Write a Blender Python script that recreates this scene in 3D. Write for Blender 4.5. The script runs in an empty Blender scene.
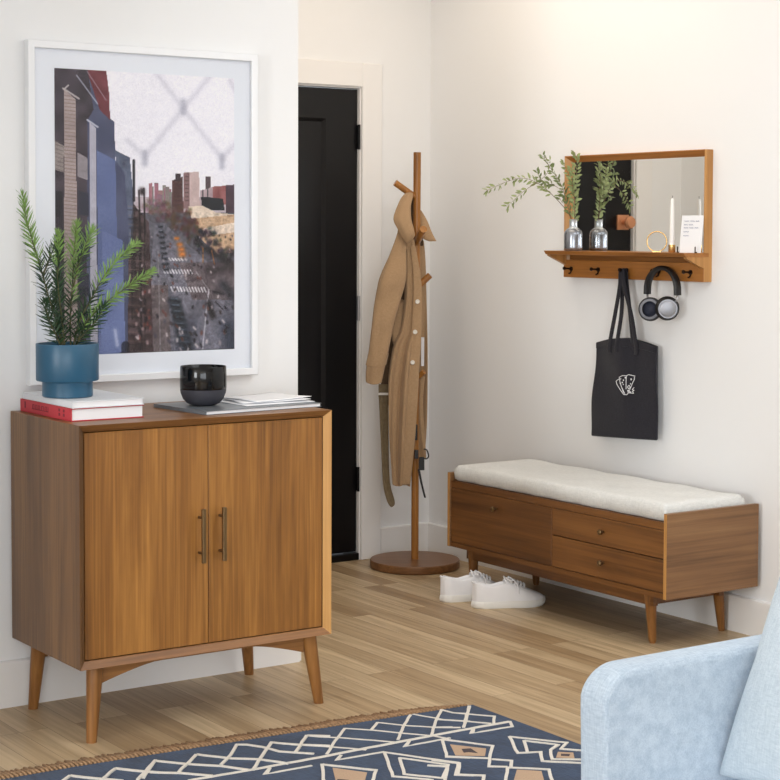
import bpy, bmesh, math, random
import numpy as np
from mathutils import Vector, Matrix, Euler

# ------------------------------------------------------------------ camera, world, lights, exposure
scene = bpy.context.scene
COL = scene.collection
CAM_H = 1.40
F_PX, YAW, PITCH, ROLL, PY = 1774.63, 0.600693, 0.050617, 0.003568, 320.02
_cy, _sy = math.cos(YAW), math.sin(YAW)
_fw = Vector((_sy*math.cos(PITCH), _cy*math.cos(PITCH), -math.sin(PITCH)))
_r0 = Vector((_cy, -_sy, 0)); _u0 = _r0.cross(_fw)
_r = _r0*math.cos(ROLL) + _u0*math.sin(ROLL)
_u = -_r0*math.sin(ROLL) + _u0*math.cos(ROLL)
cam_data = bpy.data.cameras.new('camera')
cam = bpy.data.objects.new('camera', cam_data); COL.objects.link(cam)
cam.matrix_world = Matrix(((_r.x, _u.x, -_fw.x, 0), (_r.y, _u.y, -_fw.y, 0), (_r.z, _u.z, -_fw.z, CAM_H), (0, 0, 0, 1)))
cam_data.sensor_width = 36.0
cam_data.lens = F_PX*36.0/780.0
cam_data.shift_y = (PY-390.0)/780.0
cam_data.clip_start = 0.05
scene.camera = cam

world = bpy.data.worlds.new('world'); scene.world = world
world.use_nodes = True
world.node_tree.nodes['Background'].inputs[0].default_value = (0.85, 0.92, 1.0, 1)
world.node_tree.nodes['Background'].inputs[1].default_value = 1.0

def area(name, loc, rot, sx, sy, power, color, spread=math.pi):
    l = bpy.data.lights.new(name, 'AREA'); l.shape = 'RECTANGLE'; l.size = sx; l.size_y = sy
    l.energy = power; l.color = color; l.spread = spread
    o = bpy.data.objects.new(name, l); COL.objects.link(o)
    o.location = loc; o.rotation_euler = rot
    return o
# daylight through the side window (left of the camera) plus an unseen fill added behind the camera
area('window_daylight', (-5.05, 1.25, 1.60), (0, -math.pi/2, 0), 1.9, 1.9, 185, (0.95, 0.98, 1.0))
area('rear_fill', (-1.6, -2.45, 1.4), (math.pi/2, 0, 0), 4.4, 1.8, 142, (0.92, 0.96, 1.0))
# unseen overhead fill added to brighten the room, and the warm ceiling lamp of the entry
area('overhead_fill', (3.3, 2.5, 2.66), (0, 0, 0), 2.0, 2.2, 36, (0.94, 0.97, 1.0))
area('entry_ceiling_light', (3.72, 5.15, 2.66), (0, 0, 0), 1.1, 1.5, 11.0, (1.0, 0.85, 0.68))

vs = scene.view_settings
vs.view_transform = 'Standard'; vs.look = 'None'; vs.gamma = 1.0; vs.exposure = 0.07
vs.use_curve_mapping = False

# ------------------------------------------------------------------ helpers
def lin(c):
    return tuple(((v/255.0)/12.92 if v/255.0 <= 0.04045 else ((v/255.0+0.055)/1.055)**2.4) for v in c[:3]) + (1.0,)

def new_mat(name):
    m = bpy.data.materials.new(name); m.use_nodes = True
    nt = m.node_tree
    return m, nt, nt.nodes['Principled BSDF']

def plain(name, col, rough=0.5, metal=0.0, noise=0.0, nscale=40, bump=0.0, bscale=200, spec=0.5, coat=0.0, sheen=0.0):
    m, nt, b = new_mat(name)
    b.inputs['Base Color'].default_value = lin(col)
    b.inputs['Roughness'].default_value = rough
    b.inputs['Metallic'].default_value = metal
    b.inputs['Specular IOR Level'].default_value = spec
    b.inputs['Coat Weight'].default_value = coat
    b.inputs['Sheen Weight'].default_value = sheen
    tc = nt.nodes.new('ShaderNodeTexCoord')
    if noise > 0:
        n = nt.nodes.new('ShaderNodeTexNoise'); n.inputs['Scale'].default_value = nscale; n.inputs['Detail'].default_value = 4
        nt.links.new(tc.outputs['Object'], n.inputs['Vector'])
        r = nt.nodes.new('ShaderNodeValToRGB')
        c = lin(col)
        r.color_ramp.elements[0].position = 0.3; r.color_ramp.elements[1].position = 0.7
        r.color_ramp.elements[0].color = tuple(v*(1-noise) for v in c[:3])+(1,)
        r.color_ramp.elements[1].color = tuple(min(1, v*(1+noise)) for v in c[:3])+(1,)
        nt.links.new(n.outputs['Fac'], r.inputs['Fac']); nt.links.new(r.outputs['Color'], b.inputs['Base Color'])
    if bump > 0:
        n2 = nt.nodes.new('ShaderNodeTexNoise'); n2.inputs['Scale'].default_value = bscale; n2.inputs['Detail'].default_value = 3
        nt.links.new(tc.outputs['Object'], n2.inputs['Vector'])
        bp = nt.nodes.new('ShaderNodeBump'); bp.inputs['Strength'].default_value = bump; bp.inputs['Distance'].default_value = 0.002
        nt.links.new(n2.outputs['Fac'], bp.inputs['Height']); nt.links.new(bp.outputs['Normal'], b.inputs['Normal'])
    return m

def wood(name, axis, light=(168, 118, 66), mid=(134, 90, 48), dark=(94, 60, 32), rough=0.38, broad=1.0, offset=(0, 0, 0)):
    m, nt, b = new_mat(name)
    N, L = nt.nodes, nt.links
    tc = N.new('ShaderNodeTexCoord')
    def mp(sc, off=(0, 0, 0)):
        k = N.new('ShaderNodeMapping'); k.inputs['Scale'].default_value = sc; k.inputs['Location'].default_value = off
        L.new(tc.outputs['Object'], k.inputs['Vector']); return k
    def st(a, l):
        s = [a, a, a]; s['XYZ'.index(axis)] = l; return tuple(s)
    n1 = N.new('ShaderNodeTexNoise'); n1.inputs['Scale'].default_value = 1; n1.inputs['Detail'].default_value = 5; n1.inputs['Roughness'].default_value = 0.6; n1.inputs['Distortion'].default_value = 0.6
    L.new(mp(st(8.0*broad, 0.8), offset).outputs[0], n1.inputs['Vector'])
    n2 = N.new('ShaderNodeTexNoise'); n2.inputs['Scale'].default_value = 1; n2.inputs['Detail'].default_value = 3; n2.inputs['Distortion'].default_value = 0.3
    L.new(mp(st(170.0, 3.0)).outputs[0], n2.inputs['Vector'])
    n3 = N.new('ShaderNodeTexNoise'); n3.inputs['Scale'].default_value = 1; n3.inputs['Detail'].default_value = 4; n3.inputs['Distortion'].default_value = 0.9
    L.new(mp(st(58.0*broad, 1.2), offset).outputs[0], n3.inputs['Vector'])
    a1 = N.new('ShaderNodeMath'); a1.operation = 'MULTIPLY_ADD'; L.new(n1.outputs['Fac'], a1.inputs[0]); a1.inputs[1].default_value = 0.50
    a2 = N.new('ShaderNodeMath'); a2.operation = 'MULTIPLY'; L.new(n2.outputs['Fac'], a2.inputs[0]); a2.inputs[1].default_value = 0.20
    a3 = N.new('ShaderNodeMath'); a3.operation = 'MULTIPLY_ADD'; L.new(n3.outputs['Fac'], a3.inputs[0]); a3.inputs[1].default_value = 0.30; L.new(a2.outputs[0], a3.inputs[2])
    L.new(a3.outputs[0], a1.inputs[2])
    r = N.new('ShaderNodeValToRGB')
    e = r.color_ramp.elements
    e[0].position = 0.35; e[0].color = lin(dark); e[1].position = 0.66; e[1].color = lin(light)
    k = e.new(0.49); k.color = lin(mid)
    L.new(a1.outputs[0], r.inputs['Fac']); L.new(r.outputs['Color'], b.inputs['Base Color'])
    b.inputs['Roughness'].default_value = rough
    b.inputs['Specular IOR Level'].default_value = 0.45
    bp = N.new('ShaderNodeBump'); bp.inputs['Strength'].default_value = 0.08; bp.inputs['Distance'].default_value = 0.001
    L.new(n2.outputs['Fac'], bp.inputs['Height']); L.new(bp.outputs['Normal'], b.inputs['Normal'])
    return m

def weave(name, c1, c2, scale=300, rough=0.9, blotch=0.06):
    """woven fabric: slubby threads both ways with a soft bump"""
    m, nt, b = new_mat(name)
    N, L = nt.nodes, nt.links
    tc = N.new('ShaderNodeTexCoord')
    outs = []
    for sc in ((scale, scale*0.12, scale*0.9), (scale*0.12, scale, scale*0.12)):
        k = N.new('ShaderNodeMapping'); k.inputs['Scale'].default_value = sc
        L.new(tc.outputs['Object'], k.inputs['Vector'])
        n = N.new('ShaderNodeTexNoise'); n.inputs['Scale'].default_value = 1; n.inputs['Detail'].default_value = 2
        L.new(k.outputs[0], n.inputs['Vector']); outs.append(n)
    big = N.new('ShaderNodeTexNoise'); big.inputs['Scale'].default_value = 9; L.new(tc.outputs['Object'], big.inputs['Vector'])
    ad = N.new('ShaderNodeMath'); ad.operation = 'ADD'; L.new(outs[0].outputs['Fac'], ad.inputs[0]); L.new(outs[1].outputs['Fac'], ad.inputs[1])
    mu = N.new('ShaderNodeMath'); mu.operation = 'MULTIPLY_ADD'; L.new(ad.outputs[0], mu.inputs[0]); mu.inputs[1].default_value = 0.5
    bg = N.new('ShaderNodeMath'); bg.operation = 'MULTIPLY_ADD'; L.new(big.outputs['Fac'], bg.inputs[0]); bg.inputs[1].default_value = blotch*4; bg.inputs[2].default_value = -blotch*2
    L.new(bg.outputs[0], mu.inputs[2])
    r = N.new('ShaderNodeValToRGB'); e = r.color_ramp.elements
    e[0].position = 0.35; e[0].color = lin(c1); e[1].position = 0.65; e[1].color = lin(c2)
    L.new(mu.outputs[0], r.inputs['Fac']); L.new(r.outputs['Color'], b.inputs['Base Color'])
    b.inputs['Roughness'].default_value = rough; b.inputs['Specular IOR Level'].default_value = 0.2
    b.inputs['Sheen Weight'].default_value = 0.15
    bp = N.new('ShaderNodeBump'); bp.inputs['Strength'].default_value = 0.25; bp.inputs['Distance'].default_value = 0.002
    L.new(ad.outputs[0], bp.inputs['Height']); L.new(bp.outputs['Normal'], b.inputs['Normal'])
    return m

def link(o): COL.objects.link(o); return o

def finish(name, bm, mat, parent=None, smooth=False, loc=None, auto=None):
    me = bpy.data.meshes.new(name)
    bmesh.ops.recalc_face_normals(bm, faces=bm.faces[:])
    bm.to_mesh(me); bm.free()
    if smooth:
        for p in me.polygons: p.use_smooth = True
        if auto: me.set_sharp_from_angle(angle=math.radians(auto))
    mats = mat if isinstance(mat, (list, tuple)) else [mat]
    for k in mats: me.materials.append(k)
    o = bpy.data.objects.new(name, me); link(o)
    if parent is not None: o.parent = parent
    if loc is not None: o.location = loc
    return o

def thing(name, label, cat, loc=(0, 0, 0), rotz=0.0, group=None):
    o = bpy.data.objects.new(name, None); link(o)
    o.empty_display_size = 0.1
    o.location = loc; o.rotation_euler = (0, 0, rotz)
    return tag(o, label, cat, group)

def tag(o, label, cat, group=None):
    o['label'] = label; o['category'] = cat
    if group: o['group'] = group
    return o

def struct(o): o['kind'] = 'structure'; return o

def box(bm, x0, x1, y0, y1, z0, z1, bev=0.0, seg=2, mi=0, mat=None):
    b2 = bmesh.new()
    bmesh.ops.create_cube(b2, size=1)
    for v in b2.verts:
        v.co = Vector(((x0+x1)/2+v.co.x*(x1-x0), (y0+y1)/2+v.co.y*(y1-y0), (z0+z1)/2+v.co.z*(z1-z0)))
    if bev > 0:
        bmesh.ops.bevel(b2, geom=b2.edges[:], offset=bev, segments=seg, profile=0.5, affect='EDGES')
    if mat is not None: bmesh.ops.transform(b2, matrix=mat, verts=b2.verts[:])
    for f in b2.faces: f.material_index = mi
    merge(bm, b2)

def merge(bm, b2):
    me = bpy.data.meshes.new('tmp'); b2.to_mesh(me); b2.free(); bm.from_mesh(me); bpy.data.meshes.remove(me)

def prism(bm, pts, axis, a0, a1, mi=0):
    """polygon pts in the two other axes extruded along axis from a0 to a1"""
    def mk(p, a):
        if axis == 'X': return (a, p[0], p[1])
        if axis == 'Y': return (p[0], a, p[1])
        return (p[0], p[1], a)
    A = [bm.verts.new(mk(p, a0)) for p in pts]; B = [bm.verts.new(mk(p, a1)) for p in pts]
    n = len(pts)
    fs = [bm.faces.new(A), bm.faces.new(B[::-1])]
    for i in range(n): fs.append(bm.faces.new((A[i], B[i], B[(i+1) % n], A[(i+1) % n])))
    for f in fs: f.material_index = mi

def tube(bm, pts, radii, seg=12, caps=True, mi=0, squash=None):
    pts = [Vector(p) for p in pts]
    if not isinstance(radii, (list, tuple)): radii = [radii]*len(pts)
    rings = []; prev = None
    for i, p in enumerate(pts):
        d = (pts[min(i+1, len(pts)-1)]-pts[max(i-1, 0)]).normalized()
        if prev is None:
            a = Vector((0, 0, 1)) if abs(d.z) < 0.9 else Vector((1, 0, 0))
            n = d.cross(a).normalized()
        else:
            n = (prev - d*prev.dot(d)).normalized()
        prev = n; bt = d.cross(n)
        rr = radii[i]
        rings.append([bm.verts.new(p + n*(rr*math.cos(2*math.pi*k/seg)) + bt*(rr*(squash or 1)*math.sin(2*math.pi*k/seg))) for k in range(seg)])
    fs = []
    for a, b in zip(rings, rings[1:]):
        for k in range(seg): fs.append(bm.faces.new((a[k], a[(k+1) % seg], b[(k+1) % seg], b[k])))
    if caps: fs.append(bm.faces.new(rings[0][::-1])); fs.append(bm.faces.new(rings[-1]))
    for f in fs: f.material_index = mi

def lathe(bm, prof, seg=48, c=(0, 0, 0), mi=0, mat=None):
    b2 = bmesh.new(); rings = []
    for r, z in prof:
        if r < 1e-6: rings.append([b2.verts.new((0, 0, z))])
        else: rings.append([b2.verts.new((r*math.cos(2*math.pi*k/seg), r*math.sin(2*math.pi*k/seg), z)) for k in range(seg)])
    for a, b in zip(rings, rings[1:]):
        if len(a) == 1 and len(b) == 1: continue
        for k in range(seg):
            k2 = (k+1) % seg
            if len(a) == 1: b2.faces.new((a[0], b[k], b[k2]))
            elif len(b) == 1: b2.faces.new((a[k], a[k2], b[0]))
            else: b2.faces.new((a[k], a[k2], b[k2], b[k]))
    for f in b2.faces: f.material_index = mi
    M = Matrix.Translation(c) @ (mat or Matrix.Identity(4))
    bmesh.ops.transform(b2, matrix=M, verts=b2.verts[:])
    merge(bm, b2)

def grid(bm, rows, mi=0, close=False):
    V = [[bm.verts.new(p) for p in r] for r in rows]
    for a, b in zip(V, V[1:]):
        n = len(a)
        for k in range(n if close else n-1):
            f = bm.faces.new((a[k], a[(k+1) % n], b[(k+1) % n], b[k])); f.material_index = mi
    return V

def solid(o, t, offset=0.0, sub=1):
    s = o.modifiers.new('thick', 'SOLIDIFY'); s.thickness = t; s.offset = offset
    if sub:
        k = o.modifiers.new('sub', 'SUBSURF'); k.levels = sub; k.render_levels = sub
    return o

def spline(pts, n=8):
    """Catmull-Rom through the points"""
    P = [Vector(p) for p in pts]; out = []
    for i in range(len(P)-1):
        p0, p1, p2, p3 = P[max(i-1, 0)], P[i], P[i+1], P[min(i+2, len(P)-1)]
        for k in range(n):
            t = k/n
            out.append(0.5*((2*p1)+(p2-p0)*t+(2*p0-5*p1+4*p2-p3)*t*t+(3*p1-p0-3*p2+p3)*t**3))
    out.append(P[-1]); return out

# ------------------------------------------------------------------ materials
M = {}
M['wall'] = plain('wall_paint', (240, 240, 240), 0.75, bump=0.05, bscale=300, spec=0.25)
M['trim'] = plain('trim_paint', (240, 238, 236), 0.5, spec=0.4)
M['ceil'] = plain('ceiling_paint', (242, 240, 236), 0.9)
M['door'] = plain('black_door_paint', (13, 12, 14), 0.36, spec=0.3)
M['wv'] = wood('walnut_shaded_side', 'Z', light=(142, 104, 62), mid=(112, 79, 47), dark=(80, 55, 33))  # vertical grain, darkened: the cabinet side's shade is in the colour
M['wx'] = wood('walnut_along_x', 'X')
M['wy'] = wood('walnut_along_y', 'Y')
WB = dict(light=(136, 90, 46), mid=(110, 70, 34), dark=(78, 48, 24))
M['by'] = wood('bench_walnut_along_y', 'Y', **WB)
M['bx'] = wood('bench_walnut_side_sheen', 'X', light=(152, 114, 76), mid=(128, 92, 60), dark=(94, 66, 42), broad=1.3)  # paler than the front: window sheen put into the colour
M['bz'] = wood('bench_walnut_leg', 'Z', light=(166, 116, 62), mid=(138, 92, 46), dark=(100, 64, 32))
M['rackz'] = wood('rack_wood', 'Z', light=(190, 132, 64), mid=(160, 106, 48), dark=(116, 74, 34), rough=0.3)
M['rackx'] = wood('rack_base_wood', 'X', light=(150, 106, 66), mid=(124, 84, 50), dark=(94, 64, 38))
M['shelf'] = wood('shelf_wood', 'Y', light=(190, 128, 64), mid=(164, 106, 48), dark=(124, 78, 36))
M['shelfz'] = wood('shelf_wood_vertical', 'Z', light=(206, 154, 92), mid=(182, 130, 72), dark=(146, 98, 52))
M['edge'] = wood('lit_edge_wood', 'Z', light=(214, 164, 98), mid=(196, 144, 80), dark=(164, 114, 60))  # same walnut lightened: window light on the edges put into the colour
M['brass'] = plain('aged_brass', (128, 106, 76), 0.35, 0.9)
M['bright_brass'] = plain('bright_brass', (214, 178, 118), 0.25, 0.95)
M['bronze'] = plain('dark_bronze', (58, 44, 36), 0.35, 0.85)
M['black_metal'] = plain('black_metal', (18, 18, 19), 0.35, 0.4)
M['steel'] = plain('brushed_steel', (186, 186, 190), 0.35, 0.9)
M['ivory'] = plain('ivory_yarn', (222, 216, 206), 0.95, noise=0.08, nscale=300)
M['tan_yarn'] = plain('tan_yarn', (186, 158, 132), 0.95, noise=0.1, nscale=300)
M['brown_yarn'] = plain('brown_yarn', (72, 62, 66), 0.95)
M['jute'] = plain('jute_fringe', (158, 126, 94), 0.95, noise=0.25, nscale=150)
M['paper'] = plain('paper', (238, 238, 240), 0.7)
M['red'] = plain('red_cloth', (190, 52, 62), 0.6)
M['darkred'] = plain('dark_red_print', (112, 26, 36), 0.6)
def floor_mat():
    m, nt, b = new_mat('oak_floor'); N, L = nt.nodes, nt.links
    tc = N.new('ShaderNodeTexCoord')
    sep = N.new('ShaderNodeSeparateXYZ'); L.new(tc.outputs['Object'], sep.inputs[0])
    cmb = N.new('ShaderNodeCombineXYZ'); L.new(sep.outputs['Y'], cmb.inputs['X']); L.new(sep.outputs['X'], cmb.inputs['Y'])
    br = N.new('ShaderNodeTexBrick'); br.offset = 0.37; br.offset_frequency = 3; br.squash = 1.0
    br.inputs['Scale'].default_value = 1.0; br.inputs['Brick Width'].default_value = 1.15; br.inputs['Row Height'].default_value = 0.083
    br.inputs['Mortar Size'].default_value = 0.0007; br.inputs['Mortar Smooth'].default_value = 0.2; br.inputs['Bias'].default_value = 0.0
    br.inputs['Color1'].default_value = lin((208, 185, 150)); br.inputs['Color2'].default_value = lin((164, 137, 103)); br.inputs['Mortar'].default_value = lin((108, 84, 62))
    L.new(cmb.outputs[0], br.inputs['Vector'])
    # grain, shifted from plank to plank
    sc = N.new('ShaderNodeVectorMath'); sc.operation = 'MULTIPLY'; L.new(tc.outputs['Object'], sc.inputs[0]); sc.inputs[1].default_value = (38, 1.5, 1)
    ad = N.new('ShaderNodeVectorMath'); ad.operation = 'ADD'; L.new(sc.outputs[0], ad.inputs[0])
    sh = N.new('ShaderNodeVectorMath'); sh.operation = 'MULTIPLY'; L.new(br.outputs['Color'], sh.inputs[0]); sh.inputs[1].default_value = (90, 90, 90)
    L.new(sh.outputs[0], ad.inputs[1])
    n = N.new('ShaderNodeTexNoise'); n.inputs['Scale'].default_value = 1; n.inputs['Detail'].default_value = 5; n.inputs['Distortion'].default_value = 1.2
    L.new(ad.outputs[0], n.inputs['Vector'])
    r = N.new('ShaderNodeValToRGB'); r.color_ramp.elements[0].position = 0.3; r.color_ramp.elements[1].position = 0.7
    r.color_ramp.elements[0].color = (0.72, 0.68, 0.63, 1); r.color_ramp.elements[1].color = (1.12, 1.12, 1.12, 1)
    L.new(n.outputs['Fac'], r.inputs['Fac'])
    mx = N.new('ShaderNodeMix'); mx.data_type = 'RGBA'; mx.blend_type = 'MULTIPLY'; mx.inputs[0].default_value = 1.0
    L.new(br.outputs['Color'], mx.inputs[6]); L.new(r.outputs['Color'], mx.inputs[7])
    L.new(mx.outputs[2], b.inputs['Base Color'])
    b.inputs['Roughness'].default_value = 0.42; b.inputs['Specular IOR Level'].default_value = 0.4
    return m
M['floor'] = floor_mat()

# ------------------------------------------------------------------ the room
XW, YP, YD, XH = 4.49, 4.874, 6.25, 2.98      # right wall, picture wall, door wall, picture wall's end
XL, YF, HC = -5.0, -2.4, 2.7
def sbox(name, mat, *b, bev=0.0):
    bm = bmesh.new(); box(bm, *b, bev=bev); return struct(finish(name, bm, mat))
sbox('floor', M['floor'], XL-.1, XW+.1, YF-.1, YD+.25, -0.05, 0.0)
sbox('ceiling', M['ceil'], XL-.1, XW+.1, YF-.1, YD+.25, HC, HC+.05)
sbox('wall_right', M['wall'], XW, XW+.1, YF-.1, YD+.25, 0, HC)
bm = bmesh.new(); box(bm, 1.5, XH, YP, YP+.12, 0, HC); box(bm, XL, 1.5, 4.38, YP+.12, 0, HC); box(bm, XH-.12, XH, YP+.12, YD, 0, HC)  # second box: unseen wall jog added to block the side window's light
struct(finish('wall_inner', bm, M['wall']))
DX0, DX1, DZ = 3.285, 4.123, 1.993                # door opening
bm = bmesh.new()
box(bm, XH-.12, DX0-.012, YD, YD+.12, 0, HC); box(bm, DX1+.012, XW, YD, YD+.12, 0, HC); box(bm, DX0-.012, DX1+.012, YD, YD+.12, DZ+.012, HC)
struct(finish('wall_back', bm, M['wall']))
# window wall to the left of the camera, with its opening
bm = bmesh.new(); a0, a1, z0, z1 = .25, 2.25, 0.6, 2.6
box(bm, XL-.1, XL, YF, a0, 0, HC); box(bm, XL-.1, XL, a1, 4.38, 0, HC); box(bm, XL-.1, XL, a0, a1, 0, z0); box(bm, XL-.1, XL, a0, a1, z1, HC)
struct(finish('wall_left', bm, M['wall']))
bm = bmesh.new()
for q in ((a0, a0+.05, z0, z1), (a1-.05, a1, z0, z1), (a0+.05, a1-.05, z0, z0+.05), (a0+.05, a1-.05, z1-.05, z1), ((a0+a1)/2-.015, (a0+a1)/2+.015, z0+.05, z1-.05)):
    box(bm, XL-.045, XL+.015, *q)
struct(finish('window_1', bm, M['trim']))
bm = bmesh.new(); b0, b1, z0, z1 = -3.9, .7, 0.45, 2.35
box(bm, XL, b0, YF-.1, YF, 0, HC); box(bm, b1, XW, YF-.1, YF, 0, HC); box(bm, b0, b1, YF-.1, YF, 0, z0); box(bm, b0, b1, YF-.1, YF, z1, HC)
struct(finish('wall_front', bm, M['wall']))
bm = bmesh.new()
for q in ((b0, b0+.05, z0, z1), (b1-.05, b1, z0, z1), (b0+.05, b1-.05, z0, z0+.05), (b0+.05, b1-.05, z1-.05, z1), ((b0+b1)/2-.02, (b0+b1)/2+.02, z0+.05, z1-.05)):
    box(bm, q[0], q[1], YF-.045, YF+.015, q[2], q[3])
struct(finish('fill_window', bm, M['trim']))  # unseen window, added as the opening for the rear fill

def baseboard(name, kind, at, s, e, h=0.137, t=0.014):
    """kind 'x': board lies on a wall of constant Y=at, facing -Y; 'y': wall of constant X=at facing -X"""
    bm = bmesh.new()
    prof = [(0, 0), (-t, 0), (-t, h-.004), (-t*.7, h), (0, h)]
    if kind == 'x': prism(bm, [(at+p, z) for p, z in prof], 'X', s, e)
    else: prism(bm, [(at+p, z) for p, z in prof], 'Y', s, e)
    return struct(finish(name, bm, M['trim']))
baseboard('baseboard_inner', 'x', YP, 1.5, XH)
baseboard('baseboard_back', 'x', YD, 4.230, XW-.014, 0.128)
baseboard('baseboard_right', 'y', XW, YF, YD, 0.128)
bm = bmesh.new(); box(bm, XH, XH+.014, YP, YD, 0, .128); struct(finish('baseboard_hall', bm, M['trim']))
bm = bmesh.new(); box(bm, XL, XL+.014, YF, 4.37, 0, .137); struct(finish('baseboard_left', bm, M['trim']))
bm = bmesh.new(); box(bm, XL+.014, XW-.014, YF, YF+.014, 0, .137); struct(finish('baseboard_front', bm, M['trim']))
# door casing
bm = bmesh.new(); cw = 0.10
for x0, x1, za, zb in ((DX1+.006, DX1+.006+cw, 0, DZ+.006+cw), (DX0-.006-cw, DX0-.006, 0, DZ+.006+cw), (DX0-.006, DX1+.006, DZ+.006, DZ+.006+cw)):
    box(bm, x0, x1, YD-.016, YD, za, zb, bev=.003, seg=1)
struct(finish('trim_1', bm, M['trim']))
bm = bmesh.new()   # jamb lining
box(bm, DX1, DX1+.012, YD-.002, YD+.12, 0, DZ+.012); box(bm, DX0-.012, DX0, YD-.002, YD+.12, 0, DZ+.012); box(bm, DX0, DX1, YD-.002, YD+.12, DZ, DZ+.012)
struct(finish('trim_2', bm, M['trim']))

# black panelled door
door = struct(bpy.data.objects.new('door_1', None)); link(door); door.location = (DX0, YD+.012, 0)
W = DX1-DX0
bm = bmesh.new()
dx0, dx1, dz0, dz1 = .005, W-.004, .035, DZ-.005
stile = .155
box(bm, dx0, dx0+stile, 0, .04, dz0, dz1); box(bm, dx1-stile, dx1, 0, .04, dz0, dz1)
box(bm, dx0+stile, dx1-stile, 0, .04, dz1-.125, dz1); box(bm, dx0+stile, dx1-stile, 0, .04, dz0, dz0+.2)
box(bm, dx0+stile, dx1-stile, .014, .032, dz0+.2, dz1-.125)
def mould(bm, x0, x1, z0, z1, t, d):   # sloped bead around the panel
    A = [(x0, 0, z0), (x1, 0, z0), (x1, 0, z1), (x0, 0, z1)]; B = [(x0+t, d, z0+t), (x1-t, d, z0+t), (x1-t, d, z1-t), (x0+t, d, z1-t)]
    va = [bm.verts.new(p) for p in A]; vb = [bm.verts.new(p) for p in B]
    for i in range(4): bm.faces.new((va[i], va[(i+1) % 4], vb[(i+1) % 4], vb[i]))
mould(bm, dx0+stile, dx1-stile, dz0+.2, dz1-.125, .014, .0139)
finish('door_panel', bm, M['door'], door)
for z in (1.79, 1.07, 0.345):
    bm = bmesh.new(); box(bm, W-.004, W+.0, -.012, .002, z-.05, z+.05, bev=.001, seg=1)
    lathe(bm, [(0, z-.052), (.006, z-.052), (.006, z+.052), (0, z+.052)], 12, (W-.003, -.014, 0))
    finish('hinge', bm, M['black_metal'] if z != 1.07 else M['steel'], door, smooth=False)
bm = bmesh.new(); box(bm, .0, W, -.02, .10, .0, .03, bev=.004); finish('threshold', bm, M['black_metal'], door)
M['copper'] = plain('copper', (214, 150, 110), 0.45, 0.4)
kn = bmesh.new(); box(kn, .025, .095, -.012, -.0005, 1.405, 1.475, bev=.003)
lathe(kn, [(0, 0), (.012, 0), (.012, .03), (.026, .036), (.03, .05), (.024, .06), (0, .062)], 24, (.06, -.010, 1.44), mat=Matrix.Rotation(math.pi/2, 4, 'X'))
finish('door_knob', kn, M['copper'], door, smooth=True, auto=40)
kn = bmesh.new(); lathe(kn, [(0, 0), (.028, 0), (.028, .008), (.012, .012), (.012, .035), (.026, .042), (.03, .055), (.024, .066), (0, .068)], 24, (.06, 0, 1.0), mat=Matrix.Rotation(math.pi/2, 4, 'X'))
finish('door_handle', kn, M['black_metal'], door, smooth=True, auto=40)
# ------------------------------------------------------------------ sideboard cabinet
def taper_leg(bm, top, bot, rt, rb, seg=20):
    n = 6
    pts = [Vector(top).lerp(Vector(bot), i/n) for i in range(n+1)]
    rad = [rt+(rb-rt)*(i/n)**1.1 for i in range(n+1)]
    rings = []
    for p, r in zip(pts, rad): rings.append([(p.x+r*math.cos(2*math.pi*k/seg), p.y+r*math.sin(2*math.pi*k/seg), p.z) for k in range(seg)])
    V = grid(bm, rings, close=True)
    bm.faces.new(V[0]); bm.faces.new(V[-1][::-1])

cx0, cx1, cyf, cyb, cz0, cz1 = 1.988, 2.790, 4.372, 4.845, .209, .873
CO = Vector(((cx0+cx1)/2, (cyf+cyb)/2, 0))
cab = thing('cabinet', 'tall walnut two-door cabinet on splayed legs standing against the wall under the framed picture', 'cabinet', CO)
CW, CD = (cx1-cx0)/2, (cyb-cyf)/2
t, rec = .020, .018
bm = bmesh.new()
# bevelled frame swept round the front, plus four panels and back
def ringv(x, y, zl, zh): return [bm.verts.new(p) for p in ((-x, y, zl), (x, y, zl), (x, y, zh), (-x, y, zh))]
r_out_b = ringv(CW, CD, cz0, cz1); r_out_f = ringv(CW, -CD, cz0, cz1)
r_in_f = ringv(CW-t, -CD+rec, cz0+t, cz1-t); r_in_b = ringv(CW-t, CD-.012, cz0+t, cz1-t)
for a, b in ((r_out_b, r_out_f), (r_out_f, r_in_f), (r_in_f, r_in_b)):
    for i in range(4): bm.faces.new((a[i], a[(i+1) % 4], b[(i+1) % 4], b[i]))
bm.faces.new(r_out_b); bm.faces.new(r_in_b)
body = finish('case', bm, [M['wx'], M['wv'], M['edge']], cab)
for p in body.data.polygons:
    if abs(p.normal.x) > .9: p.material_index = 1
    elif abs(p.normal.x) > .5: p.material_index = 2 if p.normal.x < 0 else 1  # right bevel coloured as lit by the window, left bevel as shaded
bv = body.modifiers.new('bev', 'BEVEL'); bv.width = .0012; bv.segments = 2; bv.limit_method = 'ANGLE'
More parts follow.
